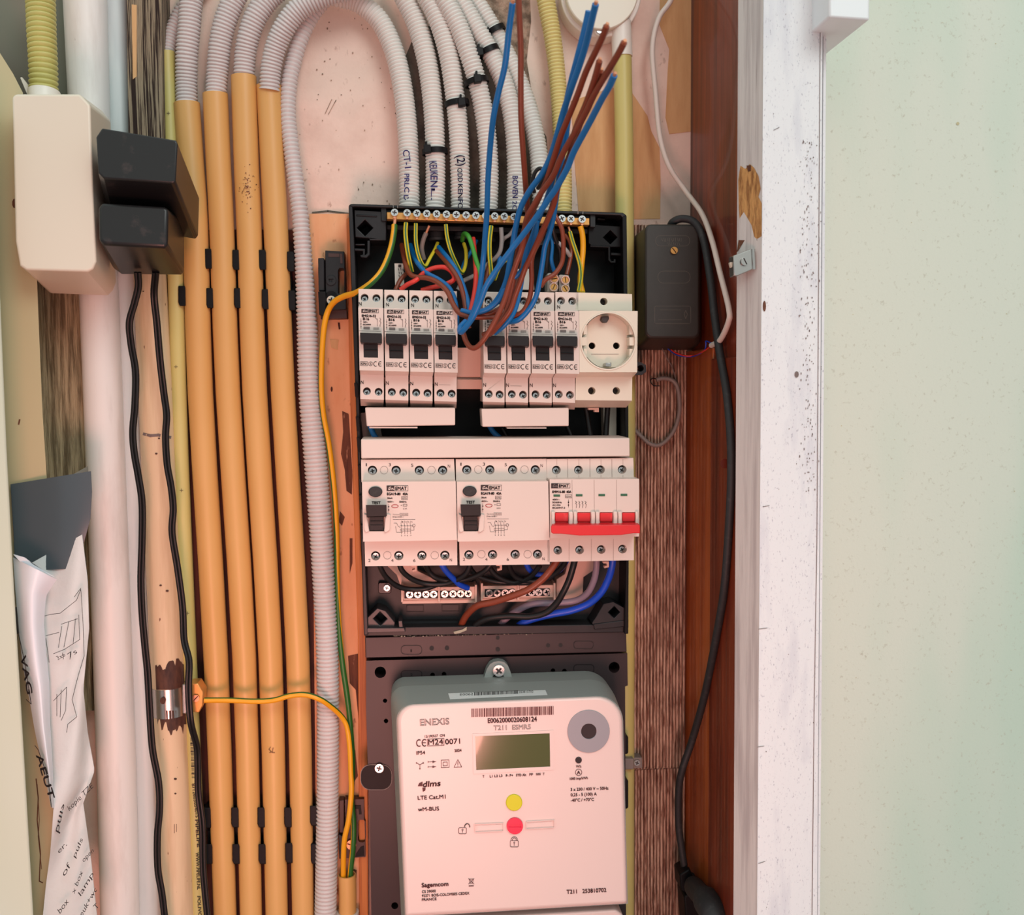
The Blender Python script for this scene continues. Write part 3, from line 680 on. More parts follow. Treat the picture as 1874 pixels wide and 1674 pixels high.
fine('bell_wire', [(1303, 630, -.055), (1297, 636, -.05), (1285, 644, -.042), (1270, 650, -.035), (1255, 651, -.03), (1238, 646, -.025), (1228, 640, -.022)], 'wire_red', .0006, 'thin red wire from the white cable end to the transformer', FG)
fine('bell_wire', [(1302, 628, -.055), (1292, 624, -.052), (1292, 630, -.05), (1288, 642, -.042), (1268, 652, -.034), (1240, 650, -.025), (1222, 638, -.022)], 'wire_blue2', .0005, 'thin blue wire twisted along the thin red wire', FG)
fine('bell_wire', [(1212, 638, -.02), (1220, 655, -.014), (1230, 672, -.012), (1238, 700, -.011), (1243, 730, -.011)], 'cable_grey', .0005, 'thin grey wire hanging from under the transformer', FG)
# plug
t = thing('mains_plug', W(1285, 1640, -.045), 'old dusty black mains plug with a ribbed grip at the bottom', 'plug')
PJ = lambda a, b: min(-.040, JY(a, b)-.013)
mb = MB(); mb.tube(cr3([(a, b, PJ(a, b)) for a, b in ((1252, 1592), (1262, 1612), (1278, 1632), (1296, 1652), (1308, 1672), (1312, 1688))], 6), [.006]*4+[.008]*6+[.0105]*8+[.014]*13, seg=20, flat=.8)
mb.build('body', 'dark_rubber', t, normals=False)
mb = MB()
for i in range(9):
    a = (1277+i*3, 1628+i*3.6); mb.tube([W(a[0]+8, a[1]-3, PJ(*a)-.0078-i*.0006), W(a[0]-2, a[1]+9, PJ(*a)-.0078-i*.0006)], .0010, seg=6)
mb.build('grip_ribs', 'dark_rubber', t)
mb = MB(); mb.prism([(1244, 1600), (1262, 1590), (1275, 1618), (1262, 1640), (1246, 1628)], -.050, -.030); mb.prism([(1252, 1640), (1275, 1630), (1290, 1665), (1286, 1720), (1258, 1720)], -.054, -.03); mb.build('clamp', 'black_plastic', t, bevel=.0012)
screw(t, 1274, 1624, 5, PJ(1274, 1624)-.0095, 'steel', slot=True)
# catch on the post
t = thing('door_catch', W(1362, 480, -.17), 'small metal door catch screwed to the white post', 'catch')
mb = MB(); mb.prism([(1342, 468), (1374, 455), (1377, 455), (1382, 458), (1382, 491), (1350, 505), (1343, 505)], -.168, -.158); mb.build('plate', 'steel', t, bevel=.0006)
mb = MB(); mb.tube([W(1378, 456, -.168), W(1380, 493, -.168)], .0014, seg=12); mb.build('roller', 'steel', t)
mb = MB(); mb.prism([(1336, 480), (1344, 478), (1344, 490), (1338, 489)], -.164, -.16); mb.build('latch_tongue', 'cream_plastic', t, bevel=.0004)
screw(t, 1364, 478, 7.5, -.1698, 'steel', a=1.1, slot=True)
# white box on the right wall
t = thing('white_trunking_box', W(1560, 60, -.16), 'white box end mounted high on the sage green wall', 'box')
mb = MB(); mb.prism([(1517, -200), (1592, -200), (1592, 37), (1517, 32)], -.20, -.110); mb.build('housing', 'trunking_white', t, bevel=.0015)

# ================================================================== LEFT: socket box, adapters, papers
t = thing('socket_box', W(120, 360, -.08), 'cream plastic socket box with two black adapters plugged into its side', 'socket box')
mb = MB(); mb.prism([(22, 178), (28, 172), (146, 172), (165, 192), (170, 350), (176, 478), (170, 492), (160, 497), (48, 494), (36, 486), (28, 440)], -.115, -.040,
         back=[(64, 205), (70, 200), (186, 202), (203, 222), (205, 370), (213, 516), (207, 532), (198, 541), (92, 537), (80, 522), (70, 470)])
mb.build('housing', 'cream_plastic', t, bevel=.0055, seg=4)
mb = MB(); mb.tube([W(81, 168, -.066), W(80, 196, -.068)], [26*px2m(-.06)]*2, seg=28); mb.build('collar', 'off_white', t, normals=False)
mb = MB(); mb.prism([(37, 142), (40, 141), (60, 166), (66, 178), (52, 178)], -.06, -.058); mb.build('torn_flap', 'off_white', t)
for (fq, bq, yf, lab, lx) in (([(187, 234), (322, 256), (325, 262), (321, 332), (316, 335), (190, 326), (180, 316), (176, 250)], [(196, 300), (352, 352), (365, 362), (363, 432), (358, 438), (212, 412), (200, 398), (192, 340)], -.135, 'upper black power adapter, tilted down and larger', (255, 290)),
                          ([(186, 370), (300, 378), (308, 382), (306, 450), (300, 453), (190, 447), (181, 440), (180, 380)], [(200, 420), (330, 404), (338, 410), (338, 500), (332, 504), (224, 503), (206, 490), (196, 450)], -.120, 'lower black power adapter with two thin cords hanging out', (250, 415))):
    t = thing('power_adapter', W(*lx, -.10), lab, 'adapter', 'black adapters in the socket box')
    mb = MB(); mb.prism(fq, yf, -.062, back=bq); mb.build('case', 'adapter', t, bevel=.0022, seg=3)
def twin(pts, lab):
    mb = MB(); p = cr3(pts, 8)
    for s_ in (-1, 1):
        mb.tube([q+Vector((s_*.00125, 0, 0)) for q in p], .00145, seg=10)
    tagit(mb.build('twin_cable', 'black_rubber', normals=False), lab, 'cord', 'thin black twin cords')
twin([(252, 498, -.075), (253, 525, -.07), (246, 555, -.066), (237, 590, -.062), (240, 630, -.058), (248, 680, -.056), (247, 740, -.056), (243, 790, -.056), (246, 830, -.056), (253, 870, -.056), (260, 920, -.056), (260, 990, -.056), (258, 1060, -.056), (260, 1120, -.056), (265, 1180, -.056), (270, 1230, -.056), (274, 1300, -.056), (279, 1370, -.056), (290, 1430, -.056), (292, 1480, -.056), (288, 1530, -.056), (289, 1590, -.056), (297, 1640, -.056), (306, 1720, -.056)], 'left black twin cord from the adapters, over the bluish white pipe')
twin([(285, 498, -.07), (282, 540, -.06), (287, 590, -.055), (293, 660, -.05), (300, 720, -.046), (305, 760, -.046), (303, 800, -.046), (306, 850, -.046), (313, 890, -.046), (317, 930, -.046), (315, 975, -.046), (325, 1040, -.046), (334, 1110, -.046), (337, 1170, -.048), (346, 1210, -.052), (345, 1260, -.054), (349, 1320, -.054), (360, 1365, -.045), (362, 1400, -.042), (363, 1450, -.04), (370, 1510, -.04), (371, 1570, -.04), (374, 1620, -.04), (384, 1720, -.04)], 'right black twin cord from the adapters, over the cream pipe and thin conduit')

t = tagit(None, None) if False else None
mb = MB()
def sheet(mb, outline, yfun, mi=0, th=.0006):
    fr = [W(x, y, yfun(x, y)) for x, y in outline]; bk = [v+Vector((0, th, 0)) for v in fr]; n = len(fr)
    tri = tessellate_polygon([[Vector((v.x, v.z, 0)) for v in fr]])
    b = mb.add(fr, [list(t_) for t_ in tri], mi); c_ = mb.add(bk, [list(t_) for t_ in tri], mi)
    for i in range(n): mb.f.append([b+i, b+(i+1) % n, c_+(i+1) % n, c_+i]); mb.m.append(mi)
def grid_sheet(mb, L, Rr, yfun, mi=0, nx=10, ny=40):
    """curved sheet between a left and a right edge polyline (lists of (px,py), same length)"""
    def at(P, t):
        f = t*(len(P)-1); i = min(int(f), len(P)-2); u = f-i; return Vector(P[i])*(1-u)+Vector(P[i+1])*u
    b = len(mb.v)
    for side in (0, .0006):
        for j in range(ny+1):
            a, c_ = at(L, j/ny), at(Rr, j/ny)
            for i in range(nx+1):
                p = a.lerp(c_, i/nx); v = W(p.x, p.y, yfun(i/nx, j/ny)); v.y += side; mb.v.append(v)
    n1 = (nx+1)*(ny+1)
    for s_ in (0, 1):
        for j in range(ny):
            for i in range(nx):
                k = b+s_*n1+j*(nx+1)+i; mb.f.append([k, k+1, k+nx+2, k+nx+1]); mb.m.append(mi)
mb = MB()
grid_sheet(mb, [(19, 886), (22, 930), (25, 980), (28, 1045)], [(166, 862), (168, 900), (165, 950), (140, 1040)], lambda u, v: -.092+.006*u+.004*math.sin(3*u+2), nx=14, ny=12)
tagit(mb.build('document_sleeve', 'folder', normals=False), 'glossy dark grey plastic sleeve behind the papers at the left', 'sleeve')
mb = MB(); grid_sheet(mb, [(112, 880), (114, 930), (118, 990), (120, 1018)], [(160, 853), (163, 900), (158, 960), (140, 1000)], lambda u, v: -.076+.006*math.sin(3*u), nx=8, ny=8)
tagit(mb.build('plastic_film', 'clear_plastic', normals=False), 'crumpled clear plastic film edge above the sketch paper', 'film')
def py_(u, v): return -.101+.012*u+.004*math.sin(7*v+3*u)+.003*math.sin(17*v+5*u*u)
PL = [(40, 1040), (70, 1100), (86, 1200), (88, 1300), (94, 1400), (98, 1480), (92, 1560), (84, 1620), (76, 1700)]
PR = [(150, 978), (160, 1060), (163, 1150), (152, 1260), (160, 1340), (173, 1410), (152, 1470), (166, 1570), (180, 1700)]
mb = MB(); grid_sheet(mb, PL, PR, py_, nx=16, ny=60)
IK = lambda a, b: -.1085+.012*(a-90)/75
for s_ in ([(82, 1127), (92, 1124), (110, 1122), (140, 1098), (148, 1078)], [(136, 1092), (148, 1076)], [(84, 1163), (108, 1157)], [(112, 1142), (142, 1132)], [(113, 1146), (107, 1185)], [(126, 1137), (117, 1184)], [(138, 1132), (134, 1176)], [(144, 1125), (146, 1170)], [(98, 1196), (118, 1188), (146, 1170)],
           [(84, 1168), (90, 1212)], [(148, 1080), (152, 1140), (154, 1200), (142, 1240), (132, 1280), (140, 1310)], [(98, 1282), (122, 1257), (120, 1300), (112, 1318)], [(104, 1270), (104, 1310)], [(112, 1262), (110, 1312)], [(122, 1340), (124, 1325), (141, 1311)], [(130, 1196), (128, 1206)], [(116, 1198), (116, 1206)]):
    mb.stroke(s_, 1.0, IK, mi=1)
text(mb, '3x6', (106, 1208), (120, 1200), 8, IK, 1); text(mb, '7s', (127, 1204), (142, 1194), 9, IK, 1)
text(mb, 'kopie TZE', (127, 1484), (171, 1440), 9, IK, 1, shear=.35); text(mb, 'puls', (107, 1524), (118, 1472), 9, IK, 1, shear=.35); text(mb, 'er.', (108, 1562), (123, 1546), 8, IK, 1, shear=.35)
text(mb, 'open', (153, 1578), (172, 1558), 8, IK, 1, shear=.35); text(mb, 'of', (118, 1604), (130, 1584), 9, IK, 1, shear=.35); text(mb, 'puls', (138, 1570), (152, 1536), 7, IK, 1, shear=.35); text(mb, 'x box', (136, 1636), (152, 1596), 7, IK, 1, shear=.35); text(mb, 'lamp', (148, 1640), (172, 1600), 8, IK, 1, shear=.35)
text(mb, 'box', (110, 1672), (126, 1650), 9, IK, 1, shear=.35); text(mb, 'keuk+wc', (146, 1685), (178, 1628), 8, IK, 1, shear=.35); text(mb, 'T', (176, 1664), (182, 1658), 9, IK, 1)
tagit(mb.build('sketch_paper', ['paper', 'black_ink'], normals=False), 'crumpled paper with a pencil sketch and handwritten notes', 'paper')
mb = MB()
LL = [(24, 1020), (28, 1080), (34, 1150), (42, 1220), (54, 1280), (64, 1340), (80, 1410), (93, 1476)]
RR = [(104, 1060), (84, 1090), (80, 1140), (84, 1190), (90, 1250), (91, 1320), (96, 1400), (99, 1480)]
mb2 = mb; grid_sheet(mb, LL, RR, lambda u, v: -.106-.012*math.sin(math.pi*u), nx=12, ny=30)
grid_sheet(mb, [(24, 1014), (45, 1020), (60, 1032)], [(48, 1040), (80, 1046), (100, 1056)], lambda u, v: -.112, nx=6, ny=6)
IK2 = -.1195
text(mb, 'VAG', (37, 1200), (50, 1270), 10, IK2, 1, thick=.7); mb.stroke([(34, 1160), (46, 1215), (57, 1288), (48, 1280)], 1.4, IK2, 1)
mb.stroke([(29, 1112), (33, 1158)], 4, IK2, 1)
text(mb, 'AEUT', (66, 1382), (90, 1462), 11, IK2, 1, thick=.6); mb.stroke([(64, 1364), (70, 1372), (88, 1424), (94, 1476)], 1.3, IK2, 1)
tagit(mb.build('rolled_leaflet', ['glossy_paper', 'black_ink'], normals=False), 'curled bright white printed leaflet in front of the sketch paper', 'leaflet')

# ================================================================== FUSE BOX
YR = -.052      # rim of the black shell
BX = W(900, 760, -.03)
fb = thing('fuse_box', (BX.x, -.008, BX.z), 'open black fuse box shell holding the breakers, cover removed', 'fuse box')
mb = MB()
OUT = [(638, 380), (641, 374), (646, 373), (1138, 389), (1145, 391), (1147, 398), (1149, 700), (1151, 1000), (1150, 1162), (667, 1162), (655, 800)]
mb.prism(OUT, -.016, -.010)
mb.build('back_plate', 'black_plastic', fb)
def wall(pts_o, pts_i, name, yb=-.014, m='charcoal', yf=YR):
    mb = MB(); mb.prism(pts_o+pts_i[::-1], yf, yb); mb.build(name, m, fb, bevel=.0006)
wall([(638, 376), (642, 373), (1140, 389), (1147, 394)], [(646, 379), (648, 378), (1136, 394), (1139, 398)], 'rim')
wall([(638, 376), (642, 500), (650, 700), (656, 860), (661, 1000), (666, 1162)], [(645, 378), (651, 500), (657, 700), (661, 860), (668, 1000), (674, 1162)], 'rim')
wall([(1139, 396), (1143, 700), (1146, 1000), (1143, 1160)], [(1147, 394), (1150, 700), (1151, 1000), (1150, 1160)], 'rim', m='black_plastic')
wall([(668, 1148), (1146, 1142)], [(667, 1164), (1150, 1157)], 'rim', yf=-.046)
# small side catches on the left wall
mb = MB()
for y in (700, 762, 800, 850, 905, 960): mb.prism([(648+(y-700)*.045, y), (654+(y-700)*.045, y+2), (656+(y-700)*.045, y+28), (650+(y-700)*.045, y+26)], -.056, -.050)
mb.build('side_catches', 'black_plastic', fb)
# corner blocks with diamond holes
def dia(x, y, r): return [(x, y-r), (x+r, y), (x, y+r), (x-r, y)]
def corner(name, outline, d, yf, hooks, m='charcoal'):
    mb = MB(); mb.prism(outline, yf, -.016, holes=[dia(*d)]); 
    for h in hooks: mb.prism(h, yf-.001, -.03)
    mb.build(name, m, fb, bevel=.0005)
corner('corner_block', [(648, 384), (700, 387), (700, 404), (707, 405), (707, 440), (676, 440), (676, 436), (650, 434)], (668, 417, 15), -.047,
       [[(646, 454), (668, 455), (668, 470), (659, 470), (659, 466), (664, 466), (664, 459), (646, 459)], [(672, 440), (677, 440), (677, 466), (671, 472), (660, 471), (660, 467), (669, 466), (672, 463)], [(650, 446), (668, 446), (668, 449), (650, 449)], [(652, 392), (690, 394), (690, 397), (652, 395)]])
corner('corner_block', [(1084, 409), (1100, 412), (1136, 414), (1138, 452), (1112, 452), (1083, 450), (1077, 445), (1077, 418)], (1117, 434, 13), -.043,
       [[(1080, 452), (1113, 453), (1113, 476), (1118, 481), (1127, 481), (1127, 474), (1123, 474), (1123, 478), (1119, 477), (1117, 473), (1117, 450), (1080, 448)], [(1118, 462), (1138, 463), (1138, 468), (1118, 467)], [(1093, 398), (1108, 400), (1108, 403), (1093, 402)]], m='black_plastic')
corner('corner_block', [(672, 1130), (690, 1113), (706, 1118), (723, 1139), (722, 1150), (673, 1150)], (696, 1132, 13), -.047, [], m='dark_plastic')
corner('corner_block', [(1083, 1140), (1090, 1130), (1104, 1105), (1122, 1101), (1146, 1114), (1147, 1146), (1090, 1150)], (1124, 1120, 11), -.047, [[(1086, 1142), (1149, 1134), (1150, 1146), (1088, 1152)]])
mb = MB(); mb.prism([(672, 1149), (740, 1149), (742, 1156), (672, 1158)], -.052, -.04); mb.prism([(729, 1136), (736, 1136), (738, 1150), (730, 1150)], -.050, -.03); mb.build('foot_ledge', 'dark_plastic', fb, bevel=.0004)
# top shelf carrying the brass bar
mb = MB(); mb.prism([(704, 384), (1083, 395), (1083, 402), (704, 391)], -.046, -.016); mb.prism([(1080, 391), (1090, 391), (1090, 416), (1080, 415)], -.049, -.02); mb.prism([(697, 380), (707, 380), (708, 405), (698, 404)], -.049, -.02)
mb.prism([(708, 411), (1080, 419), (1080, 428), (708, 420)], -.038, -.016)
mb.build('bar_holder', 'charcoal', fb, bevel=.0004)
mb = MB()
for x in (719, 727, 1057, 1066): mb.prism([(x, 374+(x-700)*.032), (x+1.5, 374+(x-700)*.032), (x+1.5, 380+(x-700)*.032), (x, 380+(x-700)*.032)], -.0528, -.051)
mb.build('moulding_marks', 'cable_grey', fb)
# middle and lower inner plates
mb = MB(); mb.prism([(836, 636), (884, 636), (884, 690), (836, 690)], -.060, -.030); mb.prism([(836, 694), (884, 694), (884, 712), (836, 712)], -.063, -.03, mi=0)
mb.prism([(660, 690), (1150, 690), (1150, 702), (660, 702)], -.058, -.035); mb.prism([(664, 925), (1150, 925), (1150, 990), (664, 990)], -.052, -.035)
tagit(mb.build('din_rail', 'terminal_pink', fb, bevel=.0004), 'pinkish metal mounting rail')
mb = MB(); mb.prism([(664, 1030), (1150, 1024), (1150, 1148), (668, 1150)], -.026, -.016); 
for (a, b, c_, d) in ((744, 1107, 775, 1119), (809, 1106, 840, 1118)): mb.stroke([(a, b), (c_, b), (c_, d), (a, d)], 1, -.0264, 1, closed=True)
text(mb, 'L1', (763, 1127), (770, 1127), 4.5, -.0264, 1); text(mb, 'L2', (831, 1126), (839, 1126), 4.5, -.0264, 1)
mb.prism([(730, 1137), (838, 1136), (838, 1149), (732, 1150)], -.034, -.024)
mb.build('lower_plate', ['charcoal', 'black_ink'], fb)
mb = MB(); mb.prism(rrect(692, 1066, 716, 1086, 4), -.031, -.024); mb.build('screw_boss', 'dark_plastic', fb, bevel=.0005)
screw(fb, 708, 1076, 5.5, -.0335)
mb = MB(); mb.prism([(703, 1030), (764, 1030), (764, 1044), (800, 1062), (800, 1072), (733, 1072), (726, 1052)], -.036, -.026)
mb.build('support_bracket', 'terminal_pink', fb, bevel=.0005)
mb = MB(); mb.prism([(1040, 1026), (1088, 1024), (1086, 1044), (1068, 1056), (1066, 1098), (1018, 1098), (1018, 1060), (1034, 1050)], -.036, -.026)
mb.build('support_bracket', 'terminal_pink', fb, bevel=.0005)
mb = MB()
for x, y in ((752, 1034), (908, 1032), (1104, 1027)): mb.prism([(x, y), (x+11, y), (x+11, y+11), (x+2, y+13), (x+2, y+9), (x+7, y+8), (x+7, y+4), (x, y+4)], -.070, -.064)
mb.build('rail_hook', 'terminal_pink', fb, bevel=.0004)
mb = MB()
for (x0_, x1_, yt_) in ((734, 873, 1074), (880, 1017, 1071)):
    mb.prism([(x0_, yt_+1), (x1_, yt_-1), (x1_, yt_+22), (x0_, yt_+24)], -.046, -.026, holes=[circ(a, b, 5.6, 14) for a, b in ()])
    mb.prism([(x0_+2, yt_+24), (x1_-2, yt_+22), (x1_-2, yt_+29), (x0_+2, yt_+31)], -.042, -.026)
    for x in (x0_, (x0_+x1_)/2-2, x1_-4): mb.prism([(x, yt_-4), (x+4, yt_-4), (x+4, yt_+28), (x, yt_+28)], -.048, -.03)
mb.build('terminal_strip', 'terminal_pink', fb, bevel=.0004)
mb = MB()
for (a, b, yy) in ((740, 806, 1088), (805, 866, 1088), (887, 945, 1085), (962, 1010, 1083.5)): mb.prism([(a, yy-7), (b-4, yy-7), (b-4, yy+7), (a, yy+7)], -.0463, -.045)
mb.build('terminal_slots', 'black_plastic', fb)
for i, x in enumerate((749.7, 764.5, 779.4, 793.6, 813.8, 829, 842.9, 856.8, 895.4, 909.7, 924.4, 937.5, 958, 973, 986, 1000.6)):
    screw(fb, x, 1088-(x-750)*.018, 6.6, -.0475, 'steel', a=.4+i, name='terminal_screw')
# earth bar
eb = thing('earth_bar', W(893, 400, -.05), 'brass earth bar with a row of shiny screws across the top of the fuse box', 'earth bar')
mb = MB(); mb.prism([(708, 388), (1079, 399), (1079, 412), (708, 401)], -.056, -.046); mb.build('bar', 'brass', eb, bevel=.0005)
for i, x in enumerate((722, 745, 763, 781, 799, 817, 835, 853, 871, 889, 905.5, 923, 941, 1011, 1028.5, 1045, 1065.5)):
    y = 388.5+(x-722)*.036; screw(eb, x, y, 6.7, -.0595, a=.2+i*1.3)
    mb = MB(); mb.prism(circ(x, y+9, 2.4, 8), -.058, -.055); mb.build('screw_tip', 'copper', eb)

# ------------------------------------------------------------------ modular devices
YS, YF = -.086, -.101     # depth of the terminal shelf and of the raised front
def socketed(mb, outline, holes, yf, yb, cav):
    mb.prism(outline, yf, yb, holes=[circ(x, y, r, 20) for x, y, r in holes], cap_back=False)
    mb.prism(outline, cav, -.045)
    for x, y, r in holes: mb.prism(circ(x, y, r+.8, 16), cav-.0002, cav+.001, mi=1)  # dark discs for the metal clamps, with the hole's shade painted in
def N_(mb, x, y, yy, mi=0): text(mb, 'N', (x, y), (x+5, y), 6.5, yy, mi, thick=.1)
def logo(mb, x, y, w, h, yy, d=0, mi=0, mw=1):
    """black box with a white swirl and the maker's letters in a thin frame"""
    k = w*.36; mb.flat([(x, y+d*0), (x+k, y+d*k), (x+k, y+h+d*k), (x, y+h)], yy, mi)
    mb.stroke([(x+k*.25, y+h*.75), (x+k*.3, y+h*.35), (x+k*.55, y+h*.25)], h*.14, yy-.0002, mw); mb.stroke([(x+k*.3, y+h*.75), (x+k*.6, y+h*.55)], h*.14, yy-.0002, mw)
    mb.stroke([(x+k*.66, y+h*.75), (x+k*.75, y+h*.45), (x+k*.9, y+h*.75)], h*.12, yy-.0002, mw)
    mb.stroke([(x, y), (x+w, y+d*w), (x+w, y+h+d*w), (x, y+h)], .6, yy-.0001, mi, closed=True)
    text(mb, 'EMAT', (x+k+w*.05, y+h*.82+d*k), (x+w*.93, y+h*.82+d*w), h*.62, yy-.0001, mi, thick=.35)

def breaker(xl, xr, yt, lab, n, sh=0):
    """xl,xr front edges; yt top of the terminal shelf; sh sideways shift of the lower shelf"""
    t = thing('circuit_breaker', W((xl+xr)/2, yt+100, -.05), lab, 'circuit breaker', 'slim circuit breakers in the top row')
    w = xr-xl; P = lambda u: xl+w*u; mb = MB(); s = sh
    o = [(P(.01), yt), (P(.98), yt+1), (P(.98), yt+36), (P(.01), yt+35)]
    socketed(mb, o, [(P(.25), yt+16, 7.2), (P(.72), yt+16.7, 7.2)], YS, -.075, -.075)
    o2 = [(P(.08)+s, yt+155), (P(1.02)+s, yt+156.5), (P(1.02)+s, yt+203), (P(.08)+s, yt+201.5)]
    socketed(mb, o2, [(P(.34)+s, yt+187.3, 7.2), (P(.81)+s, yt+188.3, 7.2)], YS, -.075, -.075)
    # raised front with a window for the toggle, sloping back at its lower end
    fr = [(P(0), yt+34), (P(1), yt+35), (P(1.02), yt+150), (P(.05), yt+149)]
    win = [(P(.2), yt+99), (P(.78), yt+99.5), (P(.79), yt+126), (P(.22), yt+125.5)]
    mb.prism(fr, YF, YF+.004, holes=[win], cap_back=False)
    A = fr; B = [(P(.01), yt+35), (P(.98), yt+36), (P(1.02)+s, yt+159), (P(.07)+s, yt+158)]
    mid = [Vector((W(a[0], a[1], YF).x, YF+.004, W(a[0], a[1], YF).z)) for a in A]; bk = [W(b[0], b[1], YS+.002) for b in B]; bb = [Vector((v.x, -.045, v.z)) for v in bk]
    mb.add(mid+bk, [[0, 1, 5, 4], [1, 2, 6, 5], [2, 3, 7, 6], [3, 0, 4, 7]]); mb.add(bk+bb, [[0, 1, 5, 4], [1, 2, 6, 5], [2, 3, 7, 6], [3, 0, 4, 7], [4, 5, 6, 7]])
    bo = [(P(.08)+s, yt+201.5), (P(1.02)+s, yt+203), (P(1.0)+s, yt+203), (P(.1)+s, yt+201.5)]
    a = [W(P(.08)+s, yt+201, YS+.0005), W(P(1.02)+s, yt+202.5, YS+.0005)]; b = [W(P(.10)+s, yt+214, -.060), W(P(1.0)+s, yt+215, -.060)]
    top = [W(P(.10)+s, yt+190, -.060), W(P(1.0)+s, yt+190, -.060)]
    mb.add(a+b+top, [[0, 1, 3, 2], [2, 3, 5, 4], [0, 2, 4], [1, 3, 5], [0, 1, 5, 4]])
    mb.build('body', ['white_plastic', 'dark_metal_and_shade'], t, bevel=.0005, smooth=False)
    for (x, y) in ((P(.25), yt+18), (P(.72), yt+18.6), (P(.34)+s, yt+189), (P(.81)+s, yt+190)):
        screw(t, x, y+1, 5.2, -.0775, a=random.uniform(0, 3), name='terminal_screw')
    mb = MB(); q = W(P(.5), yt+88, YF)
    mb.prism([(P(.07), yt+80), (P(.93), yt+81), (P(.92), yt+97), (P(.89), yt+99.5), (P(.12), yt+98.5), (P(.08), yt+96)], YF-.0085, YF+.001, back=[(P(.07), yt+84), (P(.95), yt+85), (P(.95), yt+100), (P(.9), yt+103), (P(.15), yt+102), (P(.1), yt+100)])
    mb.prism([(P(.215), yt+98), (P(.78), yt+98.5), (P(.785), yt+125.5), (P(.225), yt+125)], YF+.0003, YF+.004)
    mb.prism([(P(.24), yt+111), (P(.77), yt+111.5), (P(.77), yt+113), (P(.24), yt+112.5)], YF-.0008, YF+.002)
    mb.build('toggle', 'toggle', t, bevel=.0006)
    mb = MB(); yy = YF-.0003; d = .008
    logo(mb, P(.13), yt+37, w*.68, 6.5, yy, d, 0, 1)
    text(mb, 'EMG16-32', (P(.14), yt+51), (P(.70), yt+51.6), 4.2, yy, 0, thick=.35)
    text(mb, 'B16', (P(.19), yt+57), (P(.43), yt+57.3), 4.6, yy, 0, thick=.35)
    text(mb, '230V~', (P(.19), yt+62), (P(.38), yt+62), 2.4, yy, 2, thick=.2); text(mb, 'IEC60898', (P(.19), yt+66.5), (P(.50), yt+66.5), 2.4, yy, 2, thick=.2)
    mb.flat([(P(.21), yt+69), (P(.46), yt+69.3), (P(.46), yt+74), (P(.21), yt+73.7)], yy, 2)
    for k in range(6): mb.flat([(P(.60), yt+70.5+k*.8), (P(.83), yt+70.5+k*.8), (P(.83), yt+70.8+k*.8), (P(.60), yt+70.8+k*.8)], yy, 2)
    for u in (.76,): mb.stroke([(P(u), yt+54), (P(u), yt+68)], .6, yy); mb.stroke([(P(u)-4, yt+53), (P(u), yt+56)], .6, yy)
    mb.stroke([(P(.86), yt+53), (P(.90), yt+56), (P(.86), yt+59), (P(.91), yt+62), (P(.87), yt+66), (P(.87), yt+69)], .7, yy)
    mb.stroke([(P(.11), yt+54), (P(.11), yt+73)], .6, yy)
    for k in range(3): mb.flat(circ(P(.11), yt+59+k*5, .9, 6, ry=1.3), yy, 0)
    mb.stroke([(P(.03), yt+76.5), (P(.9), yt+77.5)], .6, yy, 2)
    text(mb, 'KEMA', (P(.11), yt+148-9), (P(.34), yt+148-8.8), 4.6, yy, 0, thick=.1); mb.stroke([(P(.09), yt+133), (P(.37), yt+133.3), (P(.37), yt+140.6), (P(.09), yt+140.3)], .6, yy, closed=True)
    mb.stroke(circ(P(.49), yt+137, 3.8, 14), .6, yy, closed=True); text(mb, 'S', (P(.455), yt+139.4), (P(.53), yt+139.4), 4.6, yy, 0)
    for cx, e_ in ((P(.69), 0), (P(.88), 1)):
        mb.stroke([(cx+3.4*math.cos(math.radians(a_)), yt+137.3+4.2*math.sin(math.radians(a_))) for a_ in range(60, 301, 24)], 1.1, yy)
        if e_: mb.stroke([(cx-3, yt+137.3), (cx+1.3, yt+137.3)], 1, yy)
    N_(mb, P(.02)+(3 if n else 0), yt+30.5, YS-.0003); N_(mb, P(.1)+s, yt+174, YS-.0003)
    if n in (3, 5): mb.stroke([(P(.28)+s, yt+172), (P(.75)+s, yt+172.4)], .4, YS-.0003, 2)
    mb.build('printing', ['ink', 'white_plastic', 'grey_ink'], t, normals=False, smooth=False)
BR = [(655.7, 701.5, 528.5, 0), (702.8, 747.5, 530, -1), (748.6, 792.8, 531, -2), (793.4, 836.9, 532, -2), (883.5, 926, 533.5, -3.4), (927, 970.5, 533.8, -5), (971.3, 1015, 534, -6), (1016, 1059.5, 534.2, -8)]
BL = ['leftmost circuit breaker of the top row, beside the orange strip', 'second circuit breaker from the left in the top row', 'third circuit breaker from the left in the top row', 'fourth circuit breaker, last before the gap in the top row', 'first circuit breaker right of the gap, behind the brown wire loop', 'second circuit breaker right of the gap in the top row', 'third circuit breaker right of the gap, partly behind blue wire', 'circuit breaker touching the white socket, last in the top row']
random.seed(21)
for i, (a, b, c_, s_) in enumerate(BR): breaker(a, b, c_, BL[i], i, s_)

